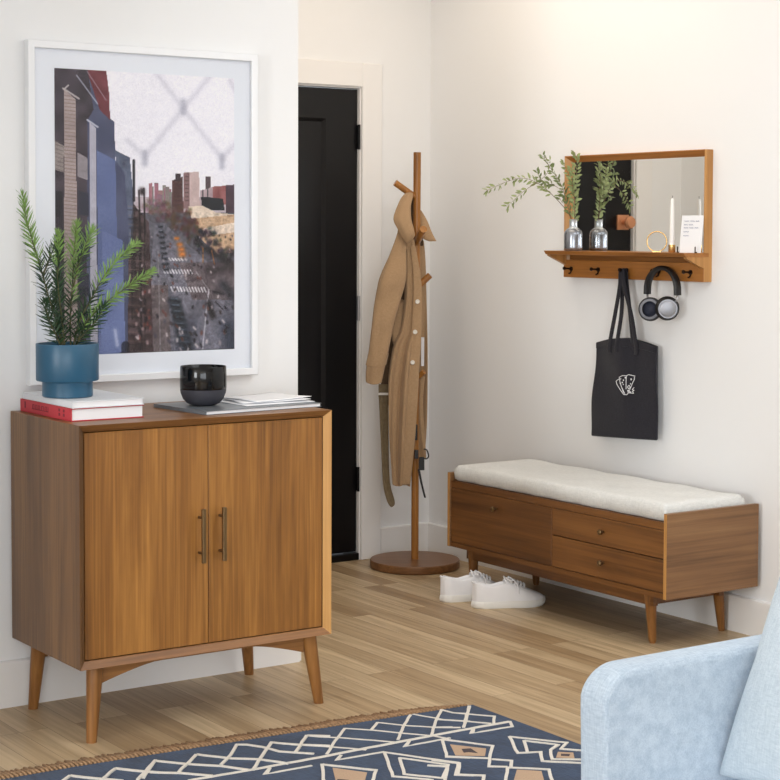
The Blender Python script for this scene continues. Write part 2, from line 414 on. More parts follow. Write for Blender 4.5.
# doors
gap = .0025
zd0, zd1 = cz0+t+gap, cz1-t-gap
M['door_l'] = wood('walnut_door_left', 'Z', light=(186, 130, 64), mid=(142, 94, 44), dark=(106, 68, 32), offset=(3.1, 1.2, .3))
M['door_r'] = wood('walnut_door_right', 'Z', light=(190, 134, 66), mid=(146, 97, 45), dark=(108, 70, 33), offset=(7.7, 2.2, 1.3))
for s, (xa, xb, mt) in enumerate(((-CW+t+gap, -gap/2, M['door_l']), (gap/2, CW-t-gap, M['door_r']))):
    bm = bmesh.new(); box(bm, xa, xb, -CD+rec, -CD+rec+.02, zd0, zd1, bev=.001, seg=1)
    d = finish('door', bm, mt, cab)
    hx = -.030 if s == 0 else .036
    bm = bmesh.new()
    yy = -CD+rec
    box(bm, hx-.0055, hx+.0055, yy-.034, yy-.024, .466, .618, bev=.001, seg=1)
    for z in (.492, .592):
        tube(bm, [(hx, yy-.0005, z), (hx, yy-.026, z)], .0042, 10)
    finish('handle', bm, M['brass'], d)
# legs and arched aprons
lz = cz0
for n_, (tx, ty, bx, by) in enumerate(((-CW+.062, -CD+.042, -CW+.046, -CD+.032), (CW-.055, -CD+.042, CW-.024, -CD+.032), (-CW+.062, CD-.055, -CW+.05, CD-.012-.02), (CW-.055, CD-.055, CW-.026, CD-.032))):
    bm = bmesh.new(); taper_leg(bm, (tx, ty, lz), (bx, by, 0), .0235, .0145)
    finish('leg', bm, M['bz'], cab, smooth=True, auto=50)
def apron(y0, y1):
    bm = bmesh.new()
    n = 24; xs = [-CW+.075+(2*CW-.15)*i/n for i in range(n+1)]
    low = []
    for i, x in enumerate(xs):
        k = min(i, n-i)/(n/2.0)
        low.append((x, cz0-.012-.040*max(0, 1-k*1.9)**1.3))
    pts = low+[(x, cz0) for x in xs[::-1]]
    prism(bm, pts, 'Y', y0, y1)
    finish('apron', bm, M['wx'], cab)
apron(-CD+.035, -CD+.053); apron(CD-.07, CD-.052)

# ------------------------------------------------------------------ storage bench
b0x, b1x, by0, by1, bz0, bz1 = 4.04, 4.468, 4.275, 5.50, .18, .467
bench = thing('storage_bench', 'low walnut bench with three drawers and a light cushion, along the wall under the mirror', 'bench', ((b0x+b1x)/2, (by0+by1)/2, 0))
BX, BY = (b1x-b0x)/2, (by1-by0)/2
for s in (-1, 1):
    bm = bmesh.new(); ya = s*BY; yb = s*(BY-.017)
    box(bm, -BX, BX, min(ya, yb), max(ya, yb), bz0, bz1, bev=.0015, seg=1)
    o = finish('side_panel', bm, [M['bx'], M['edge']], bench)
    for p in o.data.polygons:
        if p.normal.x < -.9: p.material_index = 1  # front edge coloured as lit by the window
bm = bmesh.new()
ys = BY-.017
box(bm, -BX+.006, BX-.004, -ys, ys, .411, .436)            # deck
box(bm, -BX+.006, BX-.004, -ys, ys, bz0, .198)             # bottom
box(bm, BX-.016, BX-.004, -ys, ys, .198, .411)             # back
yd = 4.873-(by0+by1)/2
box(bm, -BX+.006, BX-.016, yd-.006, yd+.006, .198, .411)
finish('carcass', bm, M['by'], bench)
def drawer(ya, yb, za, zb, knob_y, knob_z, off):
    bm = bmesh.new(); box(bm, -BX+.004, -BX+.022, ya, yb, za, zb, bev=.0015, seg=1)
    box(bm, -BX+.022, BX-.05, ya+.012, yb-.012, za+.008, zb-.008)
    o = finish('drawer', bm, off, bench)
    bm = bmesh.new(); lathe(bm, [(0, 0), (.004, 0), (.004, .010), (.0095, .016), (.0095, .022), (.006, .025), (0, .0255)], 20, (-BX+.0038, knob_y, knob_z), mat=Matrix.Rotation(-math.pi/2, 4, 'Y'))
    finish('knob', bm, M['brass'], o, smooth=True, auto=40)
M['dr1'] = wood('bench_drawer_a', 'Y', offset=(1, 2, 5), **WB); M['dr2'] = wood('bench_drawer_b', 'Y', light=(142, 96, 50), mid=(118, 76, 38), dark=(82, 52, 26), offset=(4, 7, 2)); M['dr3'] = wood('bench_drawer_c', 'Y', light=(142, 96, 50), mid=(118, 76, 38), dark=(82, 52, 26), offset=(2, 9, 3))
g = .003
cyc = (by0+by1)/2
drawer(yd+g, ys-g, .200, .409, 5.194-cyc, .364, M['dr1'])
drawer(-ys+g, yd-g, .3145, .409, 4.593-cyc, .364, M['dr2'])
drawer(-ys+g, yd-g, .200, .3115, 4.593-cyc, .256, M['dr3'])
# base frame
bm = bmesh.new()
box(bm, -BX+.05, -BX+.07, -BY+.115, BY-.06, .135, bz0); box(bm, BX-.07, BX-.05, -BY+.115, BY-.06, .135, bz0)
box(bm, -BX+.07, BX-.07, -BY+.135, -BY+.155, .135, bz0); box(bm, -BX+.07, BX-.07, BY-.10, BY-.08, .135, bz0)
finish('base_frame', bm, M['by'], bench)
for (tx, ty, bx_, by_) in ((-BX+.062, -BY+.145, -BX+.078, -BY+.148), (BX-.045, -BY+.150, BX-.020, -BY+.152), (-BX+.062, BY-.085, -BX+.07, BY-.08), (BX-.062, BY-.085, BX-.052, BY-.085)):
    bm = bmesh.new(); taper_leg(bm, (tx, ty, bz0), (bx_, by_, .006), .0215, .013); taper_leg(bm, (bx_, by_, .007), (bx_, by_, 0), .0105, .0105)
    finish('leg', bm, M['bz'], bench, smooth=True, auto=50)
# cushion : loose pad lying on the bench
M['cushion'] = weave('cushion_linen', (212, 213, 210), (232, 232, 229), 420)
cush = None
bm = bmesh.new()
ca, cb, cc, cd = 4.050, 4.425, 4.297, 5.472
nx, ny = 14, 36
def cush_pt(u, v, top):
    x = ca+(cb-ca)*u; y = cc+(cd-cc)*v
    e = min(min(u, 1-u)*(cb-ca), min(v, 1-v)*(cd-cc))
    k = min(1.0, e/.020); prof = math.sqrt(max(0, 1-(1-k)**2))
    zc = .4365+.031
    z = zc + (1 if top else -1)*(.0305*prof if top else .0305*min(1, prof*1.25))
    if top: z += .003*math.sin(y*23)*math.sin(x*31)*k
    return (x+.002*math.sin(y*40), y, z)
def edge(n): # denser towards the rim
    return [0, .012, .035, .07]+[.07+(.86)*i/(n-1) for i in range(1, n-1)]+[.93, .965, .988, 1]
us, vs_ = edge(nx), [0, .004, .012, .024]+[.024+.952*i/(ny-1) for i in range(1, ny-1)]+[.976, .988, .996, 1]
T = [[bm.verts.new(cush_pt(u, v, True)) for v in vs_] for u in us]
B = [[(T[i][j] if i in (0, len(us)-1) or j in (0, len(vs_)-1) else bm.verts.new(cush_pt(u, v, False))) for j, v in enumerate(vs_)] for i, u in enumerate(us)]
for i in range(len(us)-1):
    for j in range(len(vs_)-1):
        bm.faces.new((T[i][j], T[i+1][j], T[i+1][j+1], T[i][j+1]))
        try: bm.faces.new((B[i][j], B[i][j+1], B[i+1][j+1], B[i+1][j]))
        except ValueError: pass
cush = finish('bench_cushion', bm, M['cushion'], smooth=True)
tag(cush, 'long light grey fabric cushion lying on the low walnut bench', 'cushion')

# ------------------------------------------------------------------ coat rack
RC = Vector((4.23, 5.985, 0)); RROT = -math.atan2(.5644, .8255)
def cz(x, y):   # measured positions on the rack's facing plane
    return (-1.70876914+4.09599625e-3*x-3.42143283e-5*y+1.24608427e-7*x*y, 2.34799745+1.4e-5*x-4.14539053e-3*y)
rack = thing('coat_rack', 'wooden pole coat rack with slanted pegs and a round base beside the black door', 'coat rack', RC, RROT)
bm = bmesh.new(); lathe(bm, [(0, 0), (.18, 0), (.186, .004), (.187, .008), (.187, .030), (.184, .034), (0, .034)], 72)
finish('base', bm, M['rackx'], rack, smooth=True, auto=30)
bm = bmesh.new(); tube(bm, [(0, 0, .034), (0, 0, .8), (.003, 0, 1.72)], .0155, 24); finish('pole', bm, M['rackz'], rack, smooth=True, auto=50)
def peg(p, q, r=.0135):
    bm = bmesh.new(); tube(bm, [p, Vector(p).lerp(Vector(q), .5), q], r, 20); finish('peg', bm, M['rackz'], rack, smooth=True, auto=50)
def cp(x, y, v): a = cz(x, y); return (a[0], v, a[1])
peg(cp(416, 198, 0), cp(395, 183, -.02)); peg(cp(416, 243, 0), cp(423, 229, -.115), .015)
peg(cp(417, 287, 0), cp(430, 275, .01)); peg(cp(416, 378, 0), cp(424, 371, -.02), .011); peg(cp(415, 300, 0), cp(404, 288, .05))

# ------------------------------------------------------------------ trench coat hanging on the rack
M['coat'] = weave('coat_cotton', (162, 132, 100), (177, 146, 112), 900, blotch=0.04)
M['coat_in'] = weave('coat_lining', (84, 66, 50), (102, 82, 62), 700)
M['olive'] = weave('belt_cotton', (118, 102, 78), (136, 120, 94), 700)
M['leather'] = plain('black_leather', (24, 22, 22), .5)
M['button'] = plain('pearl_button', (226, 220, 210), .25)
coat = thing('trench_coat', 'tan trench coat with turned collar hanging from a peg of the wooden rack', 'coat', RC, RROT)
def interp(rows, k):
    """rows of tuples interpolated smoothly k per gap"""
    P = [np.array(r, float) for r in rows]; out = []
    for i in range(len(P)-1):
        p0, p1, p2, p3 = P[max(i-1, 0)], P[i], P[i+1], P[min(i+2, len(P)-1)]
        for j in range(k):
            t = j/k; out.append(0.5*((2*p1)+(p2-p0)*t+(2*p0-5*p1+4*p2-p3)*t*t+(3*p1-p0-3*p2+p3)*t**3))
    out.append(P[-1]); return out
def sheet(name, rows, mat, parent=None, n=18, freq=1.6, th=.004, k=4, ph=0.0, wob=0.0):
    """rows: y, xl, xr, v, bulge, fold"""
    bm = bmesh.new(); R = []
    for r in interp(rows, k):
        y, xl, xr, v, bu, fo = r; row = []
        for i in range(n+1):
            t = i/n; x = xl+(xr-xl)*t
            u, z = cz(x, y)
            w = v - bu*math.sin(math.pi*t) + fo*math.sin(2*math.pi*freq*t+ph+(y-240)*.012) + fo*.4*math.sin(2*math.pi*freq*2.3*t+ph*2+y*.03)
            row.append((u, w, z+wob*math.sin(9*t+ph)))
        R.append(row)
    grid(bm, R)
    o = finish(name, bm, mat, parent or coat, smooth=True); solid(o, th); return o
sheet('back_panel', [(240, 404, 424, .045, 0, .004), (262, 398, 426, .05, 0, .006), (300, 388, 427, .05, 0, .01), (345, 386, 428, .05, -.01, .012), (380, 386, 428, .05, -.01, .012), (420, 390, 427.5, .05, -.01, .01), (445, 393, 426, .045, 0, .008), (462, 404, 424, .04, 0, .004)], [M['coat']], freq=2.2)
bp = sheet('lining', [(250, 402, 416, .036, 0, .003), (290, 394, 414, .034, 0, .004), (340, 390, 412, .034, 0, .004), (392, 379, 410, .03, 0, .004), (396, 379, 408, .03, 0, .004)], [M['coat_in']], freq=1.3)
fp = sheet('front_panel', [(238, 405, 414, -.045, .004, .002), (255, 405, 416.5, -.05, .008, .004), (275, 404.5, 420, -.05, .01, .005), (300, 404.3, 421.5, -.05, .012, .006), (330, 400, 421, -.05, .016, .008), (346, 393, 419.5, -.05, .02, .014), (375, 388.7, 418.3, -.05, .024, .018), (400, 388.5, 417, -.05, .024, .019), (430, 389, 415, -.048, .024, .018), (460, 391, 412.7, -.045, .02, .016), (480, 392.3, 410.5, -.042, .018, .013), (484, 393, 410, -.042, .018, .013)], [M['coat']], n=26, freq=1.7, ph=2.4, wob=.004)
sheet('placket', [(245, 410, 415, -.062, .002, 0), (275, 413, 420.5, -.066, .002, 0), (300, 413, 421.8, -.070, .003, 0), (330, 411, 421.3, -.073, .004, 0), (360, 408, 419.5, -.078, .004, 0), (400, 405, 417.4, -.080, .005, 0), (440, 402.5, 414.6, -.076, .005, 0), (483, 401, 410.2, -.068, .004, 0)], [M['coat']], fp, n=8, th=.003)
for x, y, v in ((417.2, 300.5, -.076), (414.8, 330.4, -.081), (412.3, 360.4, -.086)):
    u, z = cz(x, y); bm = bmesh.new(); lathe(bm, [(0, -.006), (.0085, -.006), (.0095, 0), (.0075, .003), (.004, .0018), (0, .0018)], 20, (u, v, z), mat=Matrix.Rotation(math.pi/2, 4, 'X'))
    finish('button', bm, M['button'], coat, smooth=True, auto=40)
def sleeve(rows, mat, name='sleeve', parent=None, depth=.5, seg=28, k=5, wr=1.0):
    bm = bmesh.new(); R = []
    for i, r in enumerate(interp(rows, k)):
        y, xl, xr, v = r; (ul, z), (ur, _) = cz(xl, y), cz(xr, y)
        c, h = (ul+ur)/2, (ur-ul)/2; ring = []
        for s in range(seg):
            a = 2*math.pi*s/seg
            rr = 1+wr*(.10*math.sin(3*a+y*.05)+.06*math.sin(5*a-y*.09))
            ring.append((c+h*math.cos(a)*min(rr, 1.02), v+h*depth*math.sin(a)*rr + .003*math.sin(y*.16+a), z+.008*math.sin(a)))
        R.append(ring)
    grid(bm, R, close=True)
    o = finish(name, bm, mat, parent or coat, smooth=True); solid(o, .004, -1); return o
sl = sleeve([(228, 399.5, 404.5, -.06), (240, 396, 405, -.07), (255, 390, 405.2, -.08), (278, 379.5, 404.8, -.095), (300, 375.5, 399, -.10), (322, 373, 393, -.105), (345, 370.5, 389, -.11), (362, 368, 385.4, -.11), (374, 367, 382.5, -.11), (379.5, 367.3, 381, -.11)], [M['coat']])
sleeve([(351, 368.6, 389.3, -.11), (357, 367.3, 388.2, -.11), (362.5, 366.2, 387, -.11)], [M['coat']], 'cuff_strap', sl, .53, wr=.8)
sleeve([(300, 396, 404, -.02), (325, 392.5, 403.5, -.03), (338, 393, 403, -.035), (346, 395.5, 402, -.035)], [M['coat']], 'sleeve', None, .6)
# collar
sheet('collar', [(193, 406.5, 412.5, -.015, .004, 0), (198, 401.5, 412.5, -.035, .014, 0), (207, 397, 410.5, -.065, .02, .003), (219, 393.2, 411, -.09, .02, .003), (228, 397, 413.2, -.10, .018, .003), (236, 401.5, 414.2, -.105, .012, .002), (242, 405.5, 408.5, -.10, .004, 0)], [M['coat']], n=12, freq=.8, th=.006)
sheet('collar', [(210, 419, 421, .03, 0, 0), (220, 418.5, 427, .025, .006, 0), (231, 419.5, 431.3, .01, .01, .002), (238.5, 423, 435, 0, .008, .002), (241, 430, 436.5, -.003, .002, 0)], [M['coat']], n=12, freq=.8, th=.005)
sheet('collar_lining', [(192, 407.5, 415, .022, 0, 0), (204, 405, 418, .028, 0, .002), (220, 404, 421, .03, 0, .002), (246, 405, 424, .035, 0, .002)], [M['coat_in']], n=10, freq=.8)
sheet('shoulder', [(226, 398, 410, -.035, .01, 0), (240, 397, 412, -.045, .012, .003), (256, 398, 408, -.04, .01, .003), (275, 400, 406, -.03, .004, .002)], [M['coat']], n=12, freq=1)
# belts and buckles
sheet('belt', [(384, 378.5, 388.5, .02, 0, 0), (395, 378.5, 388.5, .02, 0, .001), (430, 380.2, 388.6, .02, 0, .002), (470, 382, 389.2, .018, 0, .002), (488, 383.4, 391, .016, 0, .002), (500, 386.3, 394.5, .014, 0, .001), (505.5, 388.8, 394.8, .014, 0, 0), (508, 391, 392, .014, 0, 0)], [M['olive']], n=6, th=.004)
def cbox(name, x0, x1, y0, y1, v0, v1, mat, parent=coat, bev=.001):
    a = cz(x0, y0); b = cz(x1, y1); bm = bmesh.new(); box(bm, min(a[0], b[0]), max(a[0], b[0]), v0, v1, min(a[1], b[1]), max(a[1], b[1]), bev=bev, seg=1)
    return finish(name, bm, mat, parent)
cbox('belt_buckle', 377.8, 389, 392.6, 395, .008, .016, M['button'])
cbox('care_tag', 421.3, 424.2, 337, 366, .022, .024, M['paper'], bev=0)
tube_pts = [cp(422.5, 376, .01), cp(420, 395, .0), cp(421.5, 420, -.01), cp(424.5, 448, -.02)]
sheet('belt', [(376, 421, 425, -.004, 0, 0), (400, 419, 423, -.018, 0, 0), (425, 420, 424, -.022, 0, 0), (452, 423.2, 426, -.022, 0, 0), (458, 424, 426, -.022, 0, 0)], [M['coat']], n=4, th=.003)
cbox('belt_loop', 415, 417.4, 423.5, 439, -.035, -.022, M['leather'])
cbox('belt_loop', 414.3, 418.3, 449, 457.5, -.04, -.018, M['leather'])
cbox('belt_buckle', 418.8, 424.2, 456, 469, -.04, -.024, M['leather'])
bm = bmesh.new(); tube(bm, spline([cp(423.6, 448, -.03), cp(426.6, 449, -.03), cp(428.4, 455, -.03), cp(426, 457.8, -.03), cp(422, 456.5, -.03)], 5), .0028, 8); finish('belt_ring', bm, M['leather'], coat, smooth=True)
sheet('belt_tip', [(468, 417.5, 419.8, -.03, 0, 0), (482, 420.2, 422.4, -.03, 0, 0), (497, 424, 426, -.03, 0, 0)], [M['leather']], n=3, th=.003)

# ------------------------------------------------------------------ white sneakers
M['shoe'] = plain('white_leather', (250, 250, 252), .5, noise=.01, bump=.1, bscale=120)
M['sole'] = plain('white_rubber', (244, 243, 238), .6)
M['lace'] = plain('white_lace', (244, 244, 246), .85)
M['shoe_in'] = plain('shoe_lining', (206, 206, 212), .9)
def sneaker(label, heel, ang, side):
    t = thing('sneaker', label, 'shoe', (heel[0], heel[1], 0), ang, 'white sneakers in front of the bench')
    L_ = .288
    def half(s):   # sole half widths (left,right) along the length
        w = np.interp(s, [0, .04, .12, .3, .5, .68, .82, .93, .98, 1], [.0, .022, .033, .034, .036, .046, .047, .034, .018, 0])
        c = .006*math.sin(s*math.pi)*side
        return w, c
    bm = bmesh.new(); N_ = 40; seg = 10
    ss = [0.5-0.5*math.cos(math.pi*i/N_) for i in range(N_+1)]
    outl = [(s*L_, half(s)[1]+half(s)[0]) for s in ss]+[(s*L_, half(s)[1]-half(s)[0]) for s in ss[::-1][1:-1]]
    def ring(z, k): return [((x-L_/2)*k+L_/2, y*k, z+(.008*max(0, (x/L_-.82)/.18)**2 if z < .02 else .006*max(0, (x/L_-.82)/.18)**2)) for x, y in outl]
    V = grid(bm, [ring(0, .965), ring(.003, .995), ring(.012, 1.01), ring(.024, 1.0), ring(.027, .975)], close=True)
    bm.faces.new(V[0]); bm.faces.new(V[-1])
    finish('sole', bm, M['sole'], t, smooth=True, auto=50)
    # upper: loops from the sole line up to the opening
    bm = bmesh.new()
    top_z = lambda s: np.interp(s, [0, .06, .15, .28, .42, .50, .62, .75, .88, .96, 1], [.096, .100, .090, .082, .094, .096, .084, .066, .051, .040, .026])
    rows = []
    for s in ss:
        w, c = half(s); zt = float(top_z(s)); ring_ = []
        w2 = w*.97
        open_ = .04 < s < .44
        for k in range(seg*2+1):
            a = math.pi*k/(seg*2)
            ca_, sa = math.cos(a), math.sin(a)
            ex = .55 if s < .5 else .7
            yy = w2*(abs(ca_)**ex)*(1 if ca_ >= 0 else -1)
            zz = .022+(zt-.022)*(abs(sa)**.85)
            if open_:
                wo = np.interp(s, [.04, .1, .25, .38, .44], [.010, .022, .026, .022, .016])
                if abs(yy) < wo:  # collar opening sinks inside
                    f = 1-abs(yy)/wo
                    zz = zt-.048*min(1, f*2.2)
                else: zz = .022+(zt-.022)*(1-((abs(yy)-wo)/max(1e-4, w2-wo))**2.6)**.6 if w2 > wo else zz
            ring_.append((s*L_*.985+.002, c+yy, zz))
        rows.append(ring_)
    grid(bm, rows)
    bmesh.ops.remove_doubles(bm, verts=bm.verts[:], dist=.0004)
    up = finish('upper', bm, M['shoe'], t, smooth=True)
    k = up.modifiers.new('sub', 'SUBSURF'); k.levels = 1; k.render_levels = 1
    # tongue
    bm = bmesh.new(); R = []
    for i in range(7):
        f = i/6; x = L_*(.56-.13*f); z = np.interp(f, [0, .5, 1], [.090, .100, .106])
        R.append([(x, half(.5)[1]+yy, z-.012*(abs(yy)/.02)**2) for j, yy in enumerate((-.022, -.011, 0, .011, .022))])
    grid(bm, R); o = finish('tongue', bm, M['shoe'], t, smooth=True); solid(o, .005)
    # laces
    bm = bmesh.new()
    for i in range(6):
        s = .47+.042*i; x = s*L_; z = float(top_z(s))+.003; c = half(s)[1]; w = .021
        tube(bm, spline([(x, c-w, z-.010), (x+.006, c-w*.4, z+.003), (x+.006, c+w*.4, z+.003), (x, c+w, z-.010)], 4), .0028, 8)
        tube(bm, spline([(x, c-w, z-.008), (x+.004, c, z+.007), (x+.013, c+w, z-.010)], 4), .0026, 8)
    xb = .41*L_; zb = .108
    xb = .47*L_; zb = .104
    for sgn in (-1, 1):   # bow
        tube(bm, spline([(xb, 0, zb-.006), (xb-.006, sgn*.016, zb+.005), (xb+.006, sgn*.034, zb-.004), (xb+.014, sgn*.026, zb-.010), (xb, 0, zb-.006)], 6), .0028, 8)
        tube(bm, spline([(xb, 0, zb-.004), (xb+.014, sgn*.014, zb+.004), (xb+.034, sgn*.034, zb-.022), (xb+.036, sgn*.044, zb-.05)], 6), .0026, 8)
    finish('laces', bm, M['lace'], t, smooth=True)
    # side overlays: heel tab and foxing line
    bm = bmesh.new()
    tube(bm, [(.006, -.012, .094), (.003, 0, .097), (.006, .012, .094)], .004, 8)
    finish('heel_tab', bm, M['shoe'], t, smooth=True)
    return t
SA = math.atan2(-.105, .277)
sneaker('white lace-up sneaker nearer the camera, overlapping its mate in front of the bench', (3.944, 5.215), SA, -1)
sneaker('white lace-up sneaker half hidden behind its mate, nearer the coat rack', (3.909, 5.366), SA+.06, 1)
# ------------------------------------------------------------------ mirror with shelf and hooks
my0, my1, mxf, mz0, mz1 = 4.539, 5.305, 4.452, 1.221, 1.688
MO = Vector((XW, (my0+my1)/2, 0)); MH = (my1-my0)/2
mir = thing('wall_mirror', 'wood-framed wall mirror with a ledge and a row of hooks below, on the right wall', 'mirror', (MO.x-.0005, MO.y, 0))
ft = .024; fd = XW-mxf
bm = bmesh.new()   # outer sides, front lip and the bevel that slopes in to the glass; mitred corners
def mring(x, k): return [bm.verts.new(p) for p in ((x, -MH+k, mz0+k), (x, MH-k, mz0+k), (x, MH-k, mz1-k), (x, -MH+k, mz1-k))]
RG = [mring(0, 0), mring(-fd, 0), mring(-fd, .004), mring(-.0145, ft), mring(-.004, ft), mring(0, ft)]
for a, b in zip(RG, RG[1:]+RG[:1]):
    for i in range(4): bm.faces.new((a[i], a[(i+1) % 4], b[(i+1) % 4], b[i]))
fo = finish('frame', bm, [M['shelf'], M['shelfz']], mir)
for p in fo.data.polygons:
    if (abs(p.center.y) > MH-ft) and abs(p.normal.z) < .3: p.material_index = 1
bm = bmesh.new(); box(bm, -fd-.0008, -.0002, -MH+.0005, MH-.0005, mz0-.0005, 1.288, bev=.0012, seg=1); finish('hook_rail', bm, M['shelf'], mir)
bm = bmesh.new(); box(bm, -.022, -.0002, -MH+.0045, MH-.0045, 1.2885, 1.3088); finish('back_board', bm, M['shelf'], mir)
m, nt, b = new_mat('mirror_glass'); b.inputs['Metallic'].default_value = 1; b.inputs['Roughness'].default_value = .015; b.inputs['Base Color'].default_value = (.90, .91, .90, 1); M['mirror'] = m
bm = bmesh.new(); box(bm, -.014, -.008, -MH+ft, MH-ft, 1.309, mz1-ft); finish('mirror_pane', bm, M['mirror'], mir)
bm = bmesh.new(); sx = XW-4.352
prism(bm, [(-sx, 1.3235), (-sx+.010, 1.309), (-.016, 1.309), (-.016, 1.3235)], 'Y', -MH-.002, MH+.002)
bmesh.ops.bevel(bm, geom=bm.edges[:], offset=.001, segments=1, affect='EDGES')
finish('shelf', bm, M['shelf'], mir)
for s in (-1, 1):
    bm = bmesh.new(); ya, yb = (MH-.0, MH-.016) if s > 0 else (-MH+.016, -MH)
    prism(bm, [(-sx+.016, 1.309), (-sx+.016, 1.304), (-fd, 1.268), (-fd, 1.309)], 'Y', min(ya, yb), max(ya, yb)); finish('bracket', bm, M['shelfz'], mir)
HK = [5.258, 5.100, 4.941, 4.768, 4.604]
for y in HK:
    bm = bmesh.new(); yl = y-MO.y; hz = 1.2535
    tube(bm, [(-fd+.0012, yl, hz), (-fd-.036, yl, hz+.002)], .0035, 10)
    tube(bm, [(-fd+.0010, yl, hz), (-fd-.004, yl, hz)], .009, 14)
    lathe(bm, [(0, 0), (.0065, .001), (.0075, .004), (.006, .007), (0, .008)], 16, (-fd-.033, yl, hz+.002), mat=Matrix.Rotation(-math.pi/2, 4, 'Y'))
    tube(bm, [(-fd+.001, yl, hz-.004), (-fd-.006, yl, hz-.016), (-fd-.014, yl, hz-.018)], .003, 8)
    finish('hook', bm, M['bronze'], mir, smooth=True, auto=45)

# ------------------------------------------------------------------ things on the ledge
SZ = 1.3237
M['mercury'] = plain('smoked_metallic_glass', (150, 154, 162), .22, .75, noise=.35, nscale=16)
M['mercury_neck'] = plain('silvered_neck', (190, 196, 200), .25, .5)
VX, VY = 4.412, 5.203
v = thing('bud_vase', 'small silvery grey bottle vase on the mirror ledge holding leafy branches', 'vase', (VX, VY, SZ))
bm = bmesh.new()
lathe(bm, [(0, 0), (.030, 0), (.0345, .003), (.0355, .012), (.0355, .062), (.033, .074), (.024, .084), (.0165, .088), (.0155, .092), (.0155, .118), (.0165, .1205), (.0145, .1205), (.0135, .117), (.0135, .09), (.02, .08), (.031, .06), (.031, .01), (0, .006)], 48)
o = finish('vase_body', bm, [M['mercury'], M['mercury_neck']], v, smooth=True, auto=60)
for p in o.data.polygons:
    if p.center.z > .085: p.material_index = 1
M['leaf_g'] = plain('olive_green_leaf', (138, 150, 98), .6, noise=.25, nscale=30)
M['leaf_d'] = plain('dark_branch_leaf', (112, 126, 78), .6, noise=.25, nscale=30)
M['twig'] = plain('twig_bark', (112, 92, 70), .8)
rnd = random.Random(5)
def leaf(bm, base, d, up, ln, wd, mi=1, curl=.15):
    d = Vector(d).normalized(); s = d.cross(Vector(up)); s = s.normalized() if s.length > 1e-4 else Vector((1, 0, 0)); n = s.cross(d)
    prof = [(0, .12), (.2, .75), (.45, 1), (.75, .7), (1, .05)]; A = []; Bm = []; C_ = []
    for t_, w in prof:
        c = Vector(base)+d*(ln*t_)+n*(-curl*ln*t_*t_)
        A.append(bm.verts.new(c+s*(wd/2*w)+n*(wd*.12*w))); Bm.append(bm.verts.new(c)); C_.append(bm.verts.new(c-s*(wd/2*w)+n*(wd*.12*w)))
    for i in range(4):
        for P, Q in ((A, Bm), (Bm, C_)):
            f = bm.faces.new((P[i], P[i+1], Q[i+1], Q[i])); f.material_index = mi; f.smooth = True
def branch(name, label, stems, seed, lsz=(.020, .0085), gmat='leaf_g'):
    """stems: list of (points, radius, leaf start fraction, leaf spacing)"""
    R = random.Random(seed)
    t = thing(name, label, 'branch', (VX, VY, SZ+.012), group=None)
    bm = bmesh.new(); bl = bmesh.new()
    for pts, r, st_, sp in stems:
        P = spline(pts, 6); tube(bm, P, [r*(1-.6*i/len(P)) for i in range(len(P))], 6)
        acc = 0; L_ = sum((b-a).length for a, b in zip(P, P[1:])); run = 0; side = 1
        for a, b_ in zip(P, P[1:]):
            sg = (b_-a).length; run += sg; acc += sg
            if run/L_ < st_: acc = 0; continue
            while acc > sp:
                acc -= sp; side = -side
                d = (b_-a).normalized(); pr = d.cross(Vector((R.uniform(-.6, .6), 1, R.uniform(-.6, .6)))).normalized()*side
                k = R.uniform(.85, 1.3)*(1.05-.3*run/L_)
                for extra in range(1 if R.random() < .45 else 2):
                    dd = (d*R.uniform(.4, 1.0)+pr*R.uniform(.5, 1)*(1 if extra == 0 else -1)+Vector((R.uniform(-.3, .3), R.uniform(-.6, .6), R.uniform(-.3, .3)))).normalized()
                    leaf(bl, b_+dd*.003, dd, (R.uniform(-.5, .5), -1, R.uniform(-.3, .8)), lsz[0]*k, lsz[1]*k, 0)
    finish('twig', bm, M['twig'], t, smooth=True)
    finish('foliage', bl, M[gmat], t)
    return t
# points are relative to the vase bottom: x towards the wall, z up
Z0 = .10
def q(dx, dy, z): return (dx*.78, dy-.36*dx, z-.012)
branch('leafy_branch', 'long arching leafy branch leaning out of the vase far into the room, lowest of three', [
    ([q(.0, .0, .012), q(-.006, .002, .11), q(-.035, .004, .16), q(-.11, .005, .225), q(-.165, .005, .258), q(-.23, .0, .275), q(-.31, -.01, .262), q(-.41, -.015, .225)], .0016, .42, .010),
    ([q(-.165, .005, .258), q(-.22, -.01, .235), q(-.27, -.02, .205), q(-.32, -.02, .165)], .001, .2, .012),
    ([q(-.165, .005, .258), q(-.12, .015, .285), q(-.10, .015, .315), q(-.11, .0, .345)], .001, .2, .012)], 3, (.026, .0095), 'leaf_g')
branch('leafy_branch', 'upright leafy branch rising from the vase beside the mirror frame', [
    ([q(.002, .0, .012), q(.004, -.002, .11), q(.002, -.004, .19), q(.004, -.008, .27), q(.006, -.01, .34), q(-.01, -.015, .375)], .0017, .25, .007),
    ([q(.002, -.004, .19), q(-.02, -.02, .25), q(-.03, -.025, .31)], .001, .1, .008),
    ([q(.002, -.006, .22), q(-.012, .01, .28), q(-.03, .02, .335)], .001, .1, .008)], 8, (.024, .011), 'leaf_g')
